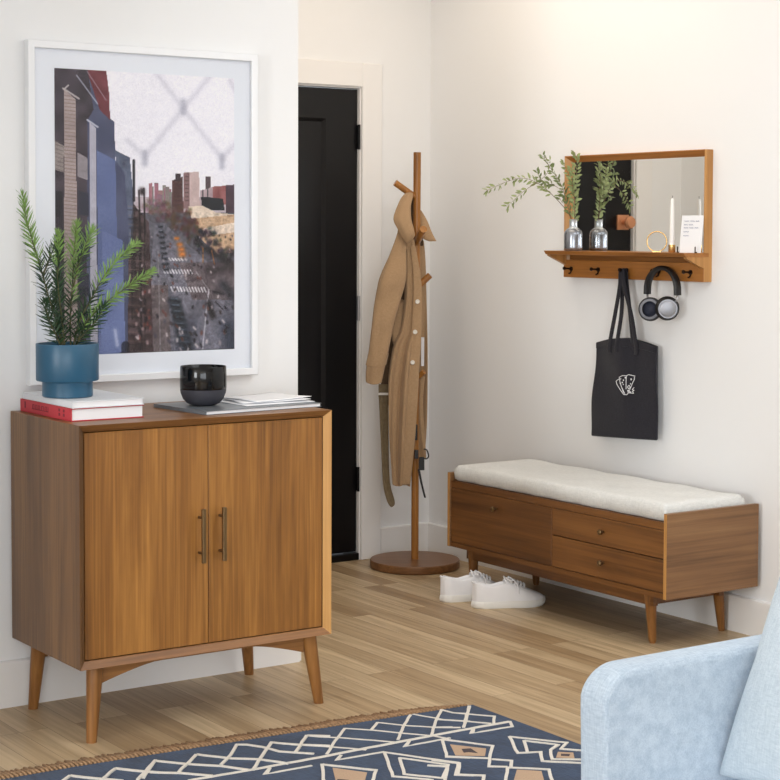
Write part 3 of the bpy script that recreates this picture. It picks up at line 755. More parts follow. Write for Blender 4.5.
branch('leafy_branch', 'middle leafy branch in the vase, forking towards the room', [
    ([q(-.002, .002, .012), q(-.006, .002, .11), q(-.035, .0, .19), q(-.06, -.004, .25), q(-.11, -.008, .31), q(-.15, -.01, .36)], .0016, .3, .008),
    ([q(-.05, -.002, .225), q(-.085, .01, .25), q(-.13, .01, .255), q(-.17, .0, .30)], .001, .2, .009),
    ([q(-.03, .0, .18), q(-.065, -.015, .185), q(-.085, -.02, .215)], .001, .3, .010)], 14, (.024, .0105), 'leaf_d')

M['wax'] = plain('white_wax', (244, 242, 238), .5)
cd_ = thing('candle_holder', 'short brass holder on the mirror ledge under the white candle', 'candle holder', (4.410, 4.659, SZ))
bm = bmesh.new(); lathe(bm, [(0, 0), (.0115, 0), (.0125, .002), (.0125, .028), (.0105, .028), (.0105, .008), (0, .008)], 32); finish('cup', bm, M['bright_brass'], cd_, smooth=True, auto=40)
cn = thing('taper_candle', 'tall white taper candle in the brass holder on the mirror ledge', 'candle', (4.410, 4.659, SZ+.0085))
bm = bmesh.new(); lathe(bm, [(0, 0), (.0098, 0), (.0098, .02), (.0082, .12), (.0062, .178), (.004, .184), (0, .185)], 24); finish('wax', bm, M['wax'], cn, smooth=True, auto=50)
bm = bmesh.new(); tube(bm, [(0, 0, .184), (.001, 0, .194)], .0008, 6); finish('wick', bm, M['black_metal'], cn)
rg = thing('brass_ring', 'thin brass ring ornament standing on the mirror ledge left of the candle', 'ornament', (4.410, 4.737, SZ), rotz=math.radians(35))
bm = bmesh.new(); RR_ = .036
ring_pts = [(0, RR_*math.sin(a), .0385+RR_*math.cos(a)) for a in [math.pi+2*math.pi*i/48 for i in range(48)]]
tube(bm, ring_pts+[ring_pts[0]], .0022, 10, caps=False); finish('ring', bm, M['bright_brass'], rg, smooth=True)
bm = bmesh.new(); box(bm, -.006, .006, -.016, .016, 0, .0035, bev=.001); finish('foot', bm, M['bright_brass'], rg)
# white card leaning in a small clip
card = thing('note_card', 'white handwritten card standing at the right end of the mirror ledge', 'card', (4.402, 4.560, SZ+.0005), rotz=math.radians(10))
M['ink'] = plain('grey_ink', (112, 114, 148), .8)
tilt = Matrix.Rotation(math.radians(7), 4, 'Y')
bm = bmesh.new(); box(bm, 0, .0012, -.046, .046, .0, .132, mat=tilt); finish('sheet', bm, M['paper'], card)
bm = bmesh.new(); R = random.Random(2)
for z, wds in ((.112, 3), (.099, 2), (.088, 3), (.074, 1), (.060, 1)):
    y = .034
    for k in range(wds):
        ln = R.uniform(.014, .020)*(1.3 if wds == 1 else 1)
        pts = [(-.0007, y-ln*i/10, z+.0016*math.sin(i*2.3+k)) for i in range(11)]
        pts = [tilt @ Vector(p) for p in pts]
        tube(bm, pts, .0008, 4); y -= ln+.005
finish('handwriting', bm, M['ink'], card)
for dy in (-.040, .048):
    cl = thing('card_clip', 'small dark clip at the %s edge of the white card' % ('right' if dy < 0 else 'left'), 'clip', (4.392, 4.560+dy, SZ))
    bm = bmesh.new(); box(bm, -.004, .004, -.003, .003, 0, .004, bev=.0005, seg=1); box(bm, -.004, -.002, -.0025, .0025, .004, .022, bev=.0005, seg=1); finish('clip_body', bm, M['bronze'], cl)

# ------------------------------------------------------------------ tote bag
M['tote'] = weave('black_canvas', (32, 31, 37), (44, 43, 50), 600, blotch=.03)
M['print'] = plain('white_print', (226, 226, 228), .8)
TY = 4.935; TXW = XW
tote = thing('tote_bag', 'black canvas tote bag with small white card print hanging from the middle hook', 'bag', (4.455, 4.942, 0))
def tote_front(a, h):   # a -1..1 (left to right in view: +Y to -Y), h 0..1 from bottom to top
    hw = .184-.016*h
    y = -a*hw - .012*(1-h)*0
    z = .632+.008*(-a)*(-1)*(1-h)*0 + h*.372
    z = (.628+.010*a*(1-h))+h*(.978-.628) + (.026*(1-abs(a)**1.5)*h**6)
    y = y - .006*(h-.5)*0 - .010*(h)*(1 if a > 0.0 else 1)
    fold = .006*math.sin(a*5+h*3)*h+.010*math.exp(-((a+.05-.35*(1-h))/.22)**2)*h*math.sin(h*3)+.004*math.sin(h*9+a*2)
    x = -.014-.018*(1-abs(a)**2.2)*(.35+.65*math.sin(math.pi*min(1, h*.9+.05)))-fold
    return (x, y, z)
bm = bmesh.new(); n1, n2 = 36, 36
F = [[tote_front(-1+2*i/n1, j/n2) for i in range(n1+1)] for j in range(n2+1)]
K = [[(.004-.010*(1-abs(-1+2*i/n1)**2)*.3 if 0 < i < n1 else F[j][i][0], F[j][i][1], F[j][i][2]) for i in range(n1+1)] for j in range(n2+1)]
VF = grid(bm, F); VK = grid(bm, K)
for j in range(n2):
    for i in (0, n1): bm.faces.new((VF[j][i], VF[j+1][i], VK[j+1][i], VK[j][i]))
for i in range(n1): bm.faces.new((VF[0][i], VF[0][i+1], VK[0][i+1], VK[0][i]))
o = finish('bag_body', bm, M['tote'], tote, smooth=True); solid(o, .0018, 0)
bm = bmesh.new()   # hem
H = [[(lambda p: (p[0]-.0022, p[1], p[2]))(tote_front(-1+2*i/n1, h)) for i in range(n1+1)] for h in (.935, .95, .965, .98, .998)]
grid(bm, H); o = finish('hem', bm, M['tote'], tote, smooth=True); solid(o, .0016, 0)
def strap(pts, w=.024, th=.0025):
    P = spline(pts, 8); bm = bmesh.new(); R = []
    for i, p in enumerate(P):
        R.append([p+Vector((0, -w/2, 0)), p+Vector((-.001, 0, 0)), p+Vector((0, w/2, 0))])
    grid(bm, R); o = finish('strap', bm, M['tote'], tote, smooth=True); solid(o, th); return o
hy, hx = 4.941-4.942, 4.452-4.455
top = lambda y: .0
def zt(y): a = -y/.168; return tote_front(max(-1, min(1, a)), .95)
for (ya, yb, xo) in ((.050, -.078, -.012), (.014, -.058, .002)):
    ta, tb = zt(ya), zt(yb)
    o = strap([(ta[0]-.004+xo*.3, ya, ta[2]-.03), (ta[0]-.004+xo*.3, ya, ta[2]), (-.02+xo*.5, ya*.75+hy*.3, 1.09), (-.018+xo, hy+.010, 1.19), (-.018+xo, hy+.006, 1.246), (-.018+xo, hy-.0, 1.2615), (-.018+xo, hy-.008, 1.246), (-.018+xo, hy-.016, 1.19), (-.022+xo*.5, yb*.7+hy*.15, 1.09), (tb[0]-.004+xo*.3, yb, tb[2]), (tb[0]-.004+xo*.3, yb, tb[2]-.03)], w=.023)
# printed fan of playing cards
bm = bmesh.new()
def on_bag(u_, v_):     # u_ to the right in view, v_ up, metres
    y0 = -.0; a = (u_+.028)/.176; h = (.835-.628+v_)/.357
    p = tote_front(a, h); return Vector((p[0]-.0022, p[1], p[2]))
def stroke(pts, r=.0014):
    P = []
    for (a, b_), (c_, d_) in zip(pts, pts[1:]):
        for i in range(5): P.append(on_bag(a+(c_-a)*i/5, b_+(d_-b_)*i/5))
    P.append(on_bag(*pts[-1])); tube(bm, P, r, 6)
LG = 0.00255     # logo unit (1 photo pixel of height 1/285 m)
def lg(pts): return [((x-370)/780*35*.0052*1.05, -(y-370)/780*35*.00352) for x, y in pts]
for pts in (((160, 310), (190, 285), (250, 250), (250, 210), (330, 165), (400, 165), (440, 135), (560, 160)), ((160, 310), (180, 380), (350, 610), (410, 610)),
            ((250, 215), (270, 330), (300, 430), (370, 590)), ((400, 165), (395, 300), (395, 480)), ((550, 175), (545, 240), (510, 330), (480, 430), (450, 520)),
            ((410, 610), (440, 560), (530, 570)), ((530, 570), (510, 520), (540, 500), (505, 480), (540, 430)), ((430, 560), (440, 500), (470, 560)), ((450, 380), (420, 420), (440, 470), (470, 430), (450, 380)), ((350, 570), (330, 520), (310, 450))):
    stroke(lg(pts))
for cx_, cy_, r_ in ((385, 210, 26), (350, 270, 24), (325, 325, 24), (280, 350, 24), (290, 245, 20), (490, 240, 30), (480, 345, 22), (345, 370, 18), (430, 510, 24), (480, 545, 24)):
    c = lg([(cx_, cy_)])[0]; p = on_bag(*c); k = .0052*35/780*r_*.55
    lathe(bm, [(0, 0), (k, 0), (k, .001), (0, .001)], 8, (p.x-.0006, p.y, p.z), mat=Matrix.Rotation(-math.pi/2, 4, 'Y'))
finish('printed_emblem', bm, M['print'], tote)

# ------------------------------------------------------------------ headphones
M['plate'] = plain('grey_metal_plate', (150, 151, 156), .4, .75)
M['band'] = plain('black_band_leather', (26, 25, 26), .45, bump=.2, bscale=200)
M['pad'] = plain('ear_pad', (22, 22, 25), .55)
M['grey_mesh'] = plain('grey_inner_ring', (120, 122, 130), .6)
M['navy'] = plain('dark_driver_cloth', (38, 42, 58), .8)
hp = thing('headphones', 'black over-ear headphones with silver cup hanging from a hook beside the tote bag', 'headphones', (4.425, 4.722, .003))
bm = bmesh.new(); arc = []
for i in range(33):
    a = math.radians(-14+208*i/32)
    arc.append((.0, .078*math.cos(a)*1.0, 1.188+.0765*math.sin(a)))
arc = [(0, .079, 1.168)]+[p for p in arc if p[2] > 1.188-.001]+[(0, -.079, 1.168)]
P = [Vector(p) for p in arc]; rows = []
for i, p in enumerate(P):
    d = (P[min(i+1, len(P)-1)]-P[max(i-1, 0)]).normalized(); n = Vector((1, 0, 0)).cross(d)
    ring = []
    for k in range(16):
        a = 2*math.pi*k/16; ring.append(p+Vector((.017*math.cos(a), 0, 0))+n*(.0085*math.sin(a)))
    rows.append(ring)
V = grid(bm, rows, close=True); bm.faces.new(V[0]); bm.faces.new(V[-1])
finish('headband', bm, M['band'], hp, smooth=True, auto=60)
for s in (1, -1):
    bm = bmesh.new(); tube(bm, [(0, s*.079, 1.170), (0, s*.076, 1.152), (-.002, s*.066, 1.142)], .0042, 10); finish('slider', bm, M['steel'], hp, smooth=True)
# left cup shows its padded inside, right cup its metal outside
def cup(center, nrm, inside):
    z = Vector(nrm).normalized(); Mx = z.to_track_quat('Z', 'Y').to_matrix().to_4x4()
    bm = bmesh.new(); lathe(bm, [(0, -.016), (.030, -.016), (.036, -.012), (.040, -.002), (.040, .004), (.0435, .007), (.0435, .016), (.041, .021), (.036, .022), (.030, .018), (.029, .010), (0, .010)], 40, center, mat=Mx)
    e = finish('ear_cup', bm, M['pad'], hp, smooth=True, auto=50)
    if inside:
        bm = bmesh.new(); lathe(bm, [(.0285, .0225), (.0365, .0228), (.0375, .0215), (.0285, .0195)], 40, center, mat=Mx); finish('pad_ring', bm, M['grey_mesh'], e, smooth=True)
        bm = bmesh.new(); lathe(bm, [(0, .0105), (.0285, .0105), (.0285, .0115), (0, .0125)], 32, center, mat=Mx); finish('driver_cloth', bm, M['navy'], e, smooth=True)
    else:
        bm = bmesh.new(); lathe(bm, [(0, -.017), (.028, -.017), (.029, -.021), (.028, -.025), (.024, -.0262), (0, -.0265)], 40, center, mat=Mx); finish('cup_plate', bm, M['plate'], e, smooth=True, auto=40)
        bm = bmesh.new(); lathe(bm, [(.029, -.014), (.034, -.014), (.034, -.018), (.029, -.018), (.029, -.014)], 40, center, mat=Mx); finish('cup_ring', bm, M['plate'], e, smooth=True, auto=40)
cup((-.010, .046, 1.114), (-.85, -.50, .05), True)
cup((-.016, -.045, 1.120), (.62, .78, .02), False)
RUG_W=[[(2.088, 3.941), (2.271, 3.93), (2.5, 3.924), (2.726, 3.924), (2.962, 3.919), (3.1, 3.914)], [(2.915, 4.135), (2.954, 4.036), (3.008, 3.981)], [(2.782, 4.115), (2.835, 4.039), (2.885, 3.987), (2.932, 3.961)], [(2.673, 4.117), (2.73, 4.056), (2.783, 3.982), (2.835, 3.918), (2.854, 3.872)], [(2.548, 4.109), (2.569, 4.084), (2.613, 4.044), (2.674, 3.974), (2.716, 3.924)], [(2.465, 4.065), (2.523, 4.01), (2.58, 3.946), (2.607, 3.911)], [(3.009, 4.121), (3.023, 4.075), (3.045, 4.053)], [(2.673, 4.117), (2.578, 4.023), (2.498, 3.937)], [(2.782, 4.115), (2.723, 4.061)], [(2.905, 4.129), (2.813, 4.035), (2.732, 3.942)], [(3.013, 4.131), (2.924, 4.032), (2.83, 3.922)], [(3.102, 4.11), (3.021, 4.016), (2.955, 3.941)], [(3.104, 4.109), (3.023, 4.017), (2.953, 3.937)], [(3.009, 4.126), (3.018, 4.078), (3.053, 4.036), (3.096, 3.981), (3.049, 3.923)], [(2.938, 4.048), (2.998, 3.983), (3.043, 3.927)], [(2.884, 3.984), (2.946, 3.942)], [(3.1, 3.915), (3.072, 3.87), (2.938, 3.879), (2.977, 3.921)], [(2.861, 3.878), (2.713, 3.878), (2.751, 3.914)], [(2.638, 3.869), (2.494, 3.878), (2.525, 3.908)], [(2.411, 3.873), (2.274, 3.877), (2.311, 3.916)], [(2.636, 3.866), (2.693, 3.765), (2.744, 3.68), (2.676, 3.601), (2.711, 3.57)], [(2.636, 3.866), (2.536, 3.681), (2.604, 3.598)], [(2.64, 3.801), (2.711, 3.682), (2.633, 3.597), (2.57, 3.678), (2.64, 3.801)], [(2.833, 3.875), (2.878, 3.808)], [(2.833, 3.875), (2.749, 3.738), (2.795, 3.697)], [(2.839, 3.874), (2.912, 3.75), (2.835, 3.666), (2.754, 3.739)], [(2.837, 3.665), (2.791, 3.609), (2.829, 3.58)], [(2.836, 3.655), (2.871, 3.616), (2.832, 3.571), (2.82, 3.569), (2.753, 3.492)], [(2.826, 3.576), (2.903, 3.503), (2.832, 3.397)], [(3.004, 3.794), (3.098, 3.661), (3.047, 3.626), (3.075, 3.591)], [(3.004, 3.794), (2.926, 3.661), (2.983, 3.634), (2.935, 3.567), (3.021, 3.486)], [(3.013, 3.741), (3.065, 3.66), (3.018, 3.634), (2.967, 3.567), (3.034, 3.518)], [(3.013, 3.741), (2.954, 3.654)], [(3.047, 3.626), (3.095, 3.571)], [(2.698, 3.736), (2.743, 3.674), (2.681, 3.599), (2.732, 3.554), (2.684, 3.496)], [(2.663, 3.706), (2.702, 3.669), (2.602, 3.55)], [(2.438, 3.865), (2.527, 3.746), (2.441, 3.64)], [(2.438, 3.865), (2.345, 3.705)], [(2.338, 4.146), (2.364, 4.129), (2.389, 4.086), (2.404, 4.025), (2.47, 3.956)], [(2.43, 4.111), (2.478, 4.052), (2.545, 3.995)], [(2.545, 4.113), (2.595, 4.072)], [(2.207, 4.124), (2.266, 4.042), (2.323, 3.997), (2.356, 3.945), (2.368, 3.918)], [(2.09, 4.135), (2.151, 4.058), (2.213, 3.997), (2.256, 3.928)], [(2.035, 4.053), (2.096, 4.005), (2.154, 3.938)], [(2.09, 4.135), (1.998, 4.019)], [(2.207, 4.124), (2.096, 4.012)], [(2.341, 4.144), (2.281, 4.07), (2.218, 4.009)], [(2.43, 4.111), (2.337, 4.007), (2.264, 3.923)], [(2.545, 4.113), (2.437, 3.996)], [(1.852, 4.14), (1.813, 4.105)], [(1.974, 4.132), (1.904, 4.064)], [(2.094, 4.137), (1.98, 4.014)], [(1.974, 4.132), (2.005, 4.089), (2.054, 4.036)], [(1.852, 4.14), (1.901, 4.076), (1.946, 4.027)]]
RUG_T=[[(2.825, 3.827), (2.883, 3.742), (2.839, 3.69), (2.777, 3.738)], [(2.835, 3.549), (2.88, 3.504), (2.824, 3.422), (2.757, 3.467)], [(3.024, 3.611), (3.054, 3.583), (3.023, 3.541), (2.987, 3.574)], [(2.447, 3.828), (2.499, 3.744), (2.425, 3.651), (2.371, 3.687)]]
RUG_D=[[(2.824, 3.774), (2.848, 3.765), (2.838, 3.72), (2.823, 3.741), (2.809, 3.744)], [(3.019, 3.592), (3.037, 3.576), (3.023, 3.563), (3.007, 3.578)], [(2.405, 3.74), (2.425, 3.717), (2.4, 3.687), (2.382, 3.699)]]
# ------------------------------------------------------------------ things on the cabinet
CZ = cz1+.0004
M['bookcloth'] = plain('white_book_cover', (226, 228, 232), .5)
def book(name, label, x0, x1, y0, y1, z0, z1, cover, rot=0, ct=.0028, marks=False, spine='X'):
    cx, cy = (x0+x1)/2, (y0+y1)/2; a, b_ = (x1-x0)/2, (y1-y0)/2; h = z1-z0
    t = thing(name, label, 'book', (cx, cy, z0), rot)
    bm = bmesh.new()
    box(bm, -a, a, -b_, b_, 0, ct, bev=.0005, seg=1); box(bm, -a, a, -b_, b_, h-ct, h, bev=.0005, seg=1); box(bm, -a, -a+ct, -b_, b_, ct*.5, h-ct*.5, bev=.0005, seg=1)
    c = finish('cover', bm, cover, t)
    bm = bmesh.new(); box(bm, -a+ct+.0004, a-.004, -b_+.003, b_-.003, ct+.0002, h-ct-.0002); finish('pages', bm, M['paper'], t)
    return t, c, a, b_, h
t, c, A_, B_, H_ = book('art_book', 'thick book with red spine lying on the left of the cabinet, under the white book', 2.012, 2.232, 4.476, 4.830, CZ, CZ+.036, M['red'])
bm = bmesh.new()
yy = B_-.03   # spine lettering, too small to read in the photograph: rows of short strokes
def mk(y0, y1, z0, z1): box(bm, -A_-.0006, -A_+.0003, y0, y1, z0, z1)
mk(B_-.040, B_-.032, .012, .030)
R = random.Random(4); y = B_-.085
for i in range(11):
    w = R.uniform(.006, .010); mk(y-w, y, .013, .015); mk(y-w, y-w+.002, .013, .027); 
    if i % 2: mk(y-w, y, .025, .027)
    y -= w+.003
for y in (B_-.27, B_-.30): mk(y-.010, y, .010, .018); mk(y-.010, y, .022, .030)
c.data.materials.append(M['darkred'])
for f in bm.faces: f.material_index = 1
b2 = bmesh.new(); b2.from_mesh(c.data); merge(b2, bm); b2.to_mesh(c.data); b2.free()
WZ = CZ+.0365
book('thin_book', 'thin white book lying on top of the red book under the blue planter', 2.014, 2.230, 4.470, 4.815, WZ, WZ+.019, M['bookcloth'], rot=.0)

PZ = WZ+.0194
plc = (2.122, 4.62)
M['blueglaze'] = plain('matte_blue_glaze', (36, 84, 112), .38, noise=.03)
M['soil'] = plain('potting_soil', (46, 36, 30), .95, noise=.4, nscale=120, bump=.8, bscale=150)
pot = thing('potted_plant', 'green needle-leaved plant in a stepped matte blue pot on the books', 'potted plant', (2.066, 4.620, PZ))
bm = bmesh.new(); lathe(bm, [(0, 0), (.068, 0), (.0705, .003), (.0705, .040), (.0715, .044), (.086, .046), (.0875, .049), (.0875, .148), (.0865, .150), (.083, .150), (.0815, .147), (.0815, .125), (0, .125)], 72)
finish('pot', bm, M['blueglaze'], pot, smooth=True, auto=35)
bm = bmesh.new(); lathe(bm, [(0, .134), (.04, .136), (.081, .130), (.081, .126), (0, .126)], 40); finish('soil', bm, M['soil'], pot, smooth=True)
M['needle'] = plain('deep_green_leaf', (42, 70, 42), .4, noise=.3, nscale=60)
M['needle_new'] = plain('fresh_green_leaf', (126, 160, 84), .4, noise=.25, nscale=60)
M['stem'] = plain('green_brown_stem', (86, 84, 52), .7)
def px(x, y, d=0.0): return ((x-69)*.00292+.002, d, .148+(343-y)*.00276)
def needle(bm, base, d, ln, wd, mi, R):
    d = d.normalized(); s = d.cross(Vector((R.uniform(-1, 1), R.uniform(-1, 1), R.uniform(-1, 1)))).normalized(); n = s.cross(d)
    P = []
    for f, w in ((0, .35), (.3, 1), (.7, .9), (1, .08)):
        c = base+d*(ln*f)+n*(ln*.10*f*f); P.append([bm.verts.new(c-s*(wd*w/2)), bm.verts.new(c+n*(wd*.18)), bm.verts.new(c+s*(wd*w/2))])
    for a, b_ in zip(P, P[1:]):
        for k in (0, 1):
            f = bm.faces.new((a[k], a[k+1], b_[k+1], b_[k])); f.material_index = mi; f.smooth = True
stems = [([(65, 352), (58, 322), (49, 290), (42, 262), (35, 238), (29, 212), (27, 193)], .02, .45, 1),
         ([(66, 352), (62, 320), (57, 285), (56, 255), (56, 232)], -.03, .65, 2),
         ([(72, 352), (72, 315), (75, 280), (77, 250), (80, 222)], .01, .35, 3),
         ([(75, 285), (82, 260), (90, 242), (97, 226)], .015, .4, 4),
         ([(73, 352), (80, 322), (92, 298), (107, 272), (122, 255), (138, 241)], -.02, .45, 5),
         ([(74, 352), (86, 322), (102, 304), (122, 288), (150, 270)], -.05, .12, 6),
         ([(72, 352), (82, 335), (96, 318), (100, 305)], -.04, 2, 7),
         ([(64, 352), (56, 335), (47, 318), (41, 300)], -.03, 2, 8),
         ([(67, 352), (63, 330), (60, 308), (66, 290)], .045, 2, 9),
         ([(44, 272), (52, 252), (58, 240)], -.0, .9, 10)]
for pts, d, new_from, sd in stems:
    new_from = new_from+.12
    R = random.Random(sd); n = len(pts)
    P = spline([px(x, y, d*i/(n-1)) for i, (x, y) in enumerate(pts)], 10)
    bm = bmesh.new(); tube(bm, P, [.0026*(1-.6*i/len(P)) for i in range(len(P))], 7)
    s_ = finish('stem', bm, M['stem'], pot, smooth=True)
    bm = bmesh.new(); L_ = sum((b-a).length for a, b in zip(P, P[1:])); run = 0; acc = 0; k = 0
    for a, b_ in zip(P, P[1:]):
        dd = b_-a; sg = dd.length; t0 = run; run += sg
        m_ = max(1, int(sg/.0017))
        for j in range(m_):
            f = (t0+sg*j/m_)/L_
            if f < .10 or R.random() < .25*(1-f): continue
            base = a+dd*(j/m_); ang = k*2.39996+R.uniform(-.3, .3); k += 1
            dn = dd.normalized(); u1 = dn.orthogonal().normalized(); u2 = dn.cross(u1)
            rad = u1*math.cos(ang)+u2*math.sin(ang)
            open_ = .95-.45*f
            ln = (.041 if f < .8 else .041-.07*(f-.8))*R.uniform(.75, 1.1)
            needle(bm, base, dn*(1-open_*.55)+rad*open_, ln, .0043, 1 if f+R.uniform(-.12, .12) > new_from else 0, R)
        
    for i in range(9):  # tuft at the tip
        dn = (P[-1]-P[-3]).normalized(); needle(bm, P[-1], dn+Vector((R.uniform(-.5, .5), R.uniform(-.5, .5), R.uniform(-.4, .4))), .022*R.uniform(.7, 1.1), .003, 1 if new_from < 1.5 else 0, R)
    finish('foliage', bm, [M['needle'], M['needle_new']], s_)

# magazine, papers and bowl
M['slate'] = plain('slate_grey_cover', (112, 118, 124), .3, noise=.28, nscale=14)
mag = thing('magazine', 'grey glossy magazine lying on the cabinet under the black bowl', 'magazine', (2.588, 4.600, CZ), math.radians(5))
bm = bmesh.new()
box(bm, -.195, .215, -.150, .130, 0, .0012); box(bm, -.195, .215, -.150, .130, .0095, .0107); box(bm, -.1955, -.1943, -.150, .130, 0, .0107)
finish('cover', bm, M['slate'], mag)
bm = bmesh.new(); box(bm, -.1940, .212, -.147, .127, .0013, .0094); finish('pages', bm, M['paper'], mag)
for i, (dx, dy, rz, w, h_, c_) in enumerate(((2.690, 4.600, 3, .24, .20, 'lowest of the loose sheets'), (2.700, 4.615, -6, .22, .20, 'middle one of the loose sheets'), (2.705, 4.61, 9, .21, .18, 'topmost of the loose sheets'))):
    bm = bmesh.new(); rows = []
    z0 = .0003+i*.0045
    for u_ in range(13):
        f = u_/12; rows.append([(-w/2+w*f, -h_/2+h_*v_/6, z0+.003*math.sin(f*3+i)*math.sin(v_/6*3)+(.004*f*f if i else 0)) for v_ in range(7)])
    grid(bm, rows); o = finish('paper_sheet', bm, M['paper'], smooth=True); solid(o, .0016, 1, 0)
    o.location = (dx, dy, CZ+.0110); o.rotation_euler = (0, 0, math.radians(rz)); tag(o, 'white paper %s on the grey magazine, right of the bowl' % c_, 'paper', 'loose white papers on the cabinet')
M['gloss'] = plain('black_gloss_glaze', (9, 9, 11), .08, spec=.35)
M['matteblk'] = plain('matte_dark_clay', (58, 58, 66), .7)
BWZ = CZ+.0110
bowl = thing('bowl', 'black bowl with glossy rim and matte dark base on the grey magazine', 'bowl', (2.487, 4.60, BWZ))
bowl.scale = (.96, .96, .96)
bm = bmesh.new(); lathe(bm, [(0, 0), (.030, 0), (.036, .001), (.050, .007), (.062, .020), (.069, .038), (.0708, .050)], 64); finish('base', bm, M['matteblk'], bowl, smooth=True)
bm = bmesh.new(); lathe(bm, [(.0708, .050), (.0718, .056), (.0715, .09), (.0705, .118), (.0695, .120), (.0675, .118), (.068, .09), (.067, .05), (.060, .025), (.045, .012), (0, .009)], 64); finish('glazed_rim', bm, M['gloss'], bowl, smooth=True, auto=70)

# ------------------------------------------------------------------ framed street photograph
px0, px1, pz0, pz1 = 2.049, 2.816, .943, 1.947
pic = thing('framed_picture', 'large white framed photograph of a city street hanging above the cabinet', 'picture', ((px0+px1)/2, YP, (pz0+pz1)/2))
PW, PH, PD = (px1-px0)/2, (pz1-pz0)/2, .030
M['frame'] = plain('white_lacquer', (242, 243, 245), .35)
fw_ = .022
bm = bmesh.new()
def pring(y, k): return [bm.verts.new(p) for p in ((-PW+k, y, -PH+k), (PW-k, y, -PH+k), (PW-k, y, PH-k), (-PW+k, y, PH-k))]
RG = [pring(-.0005, 0), pring(-PD+.002, 0), pring(-PD, .002), pring(-PD, fw_-.002), pring(-PD+.002, fw_), pring(-.0005, fw_)]
for a, b in zip(RG, RG[1:]+RG[:1]):
    for i in range(4): bm.faces.new((a[i], a[(i+1) % 4], b[(i+1) % 4], b[i]))
finish('frame', bm, M['frame'], pic)
M['mat'] = plain('picture_mount', (240, 243, 250), .8)
bm = bmesh.new(); box(bm, -PW+fw_, PW-fw_, -.014, -.010, -PH+fw_, PH-fw_); finish('mount', bm, M['mat'], pic)
# the print: a painted image held as colours on a fine grid
GW, GH = 260, 372
img = np.zeros((GH, GW, 3)); 
jj, ii = np.mgrid[0:GH, 0:GW]; S_ = (ii+.5)/GW; T_ = (jj+.5)/GH
PXm = 55+S_*179.0; PYm = 69+8.4*S_+T_*(286-13.4*S_)    # measured picture coordinates
rs = np.random.RandomState(7)
def vnoise(w, h, sx_, sy_):
    g_ = rs.rand(int(sy_)+2, int(sx_)+2); x = np.linspace(0, sx_, w, endpoint=False); y = np.linspace(0, sy_, h, endpoint=False)
    x0 = x.astype(int); y0 = y.astype(int); fx = (x-x0)[None, :]; fy = (y-y0)[:, None]
    fx = fx*fx*(3-2*fx); fy = fy*fy*(3-2*fy)
    return (g_[y0][:, x0]*(1-fx)*(1-fy)+g_[y0][:, x0+1]*fx*(1-fy)+g_[y0+1][:, x0]*(1-fx)*fy+g_[y0+1][:, x0+1]*fx*fy)
def inside(poly):
    m_ = np.zeros((GH, GW), bool); n = len(poly)
    for k in range(n):
        xa, ya = poly[k]; xb, yb = poly[(k+1) % n]
        if ya == yb: continue
        c_ = ((ya > PYm) != (yb > PYm)) & (PXm < (xb-xa)*(PYm-ya)/(yb-ya)+xa); m_ ^= c_
    return m_
def fill(poly, col, var=0, ns=(30, 40), a=1.0):
    m_ = inside(poly); c = np.array(col, float)[None, None, :]+ (0 if not var else (vnoise(GW, GH, *ns)-.5)[..., None]*2*var)
    img[m_] = (img*(1-a)+c*a)[m_] if var else img[m_]*(1-a)+np.array(col, float)*a
def seg_d(x0, y0, x1, y1):
    dx, dy = x1-x0, y1-y0; L2 = dx*dx+dy*dy+1e-9; t = np.clip(((PXm-x0)*dx+(PYm-y0)*dy)/L2, 0, 1)
    return np.hypot(PXm-x0-t*dx, PYm-y0-t*dy)
def line(x0, y0, x1, y1, w, col, a=1.0, soft=.4):
    k = np.clip((w/2+soft-seg_d(x0, y0, x1, y1))/(2*soft), 0, 1)[..., None]*a; img[:] = img*(1-k)+np.array(col, float)*k
def blur(x0, y0, x1, y1, w, col, a):
    k = np.exp(-(seg_d(x0, y0, x1, y1)/w)**2)[..., None]*a; img[:] = img*(1-k)+np.array(col, float)*k
img[:] = (226, 224, 231); img += ((vnoise(GW, GH, 4, 5)-.5)*8)[..., None]
for q_ in ((153, 72, 181, 108), (208, 76, 181, 108), (181, 108, 142, 156), (181, 108, 221, 158), (230, 80, 236, 92), (142, 156, 125, 140), (221, 158, 238, 140)): blur(*q_, 3.0, (196, 194, 204), .55)
for x, y in ((181, 106), (142, 157), (221, 160)): blur(x, y-5, x, y+6, 3.2, (168, 168, 180), .7)
# far haze and skyline
fill([(128, 196), (234, 196), (234, 215), (128, 215)], (188, 178, 184), 10)
R = random.Random(11)
for i in range(16):
    x = 144+R.uniform(0, 26); h = R.uniform(182, 196); fill([(x, h), (x+4, h), (x+4, 215), (x, 215)], (150+R.randint(-14, 14), 128+R.randint(-10, 10), 132), 8)
fill([(169, 180), (180, 176), (181, 214), (169, 214)], (104, 76, 74), 12); fill([(173, 173), (178, 173), (178, 180), (173, 180)], (80, 66, 68))
fill([(181, 172), (197, 171), (198, 206), (181, 208)], (190, 172, 170), 8); fill([(181, 172), (187, 172), (187, 208), (181, 208)], (142, 118, 118), 10)
for y in range(176, 204, 4): line(183, y, 186, y, 1, (90, 74, 78), .7); line(171, y+4, 179, y+4, 1, (66, 50, 54), .6)
fill([(204, 176), (209, 176), (209, 190), (204, 190)], (104, 90, 94)); fill([(198, 190), (212, 186), (212, 204), (198, 206)], (176, 160, 164), 10)
fill([(211, 186), (225, 185), (225, 204), (211, 204)], (150, 104, 104), 14); fill([(225, 184), (234, 184), (234, 212), (225, 212)], (92, 74, 84), 12)
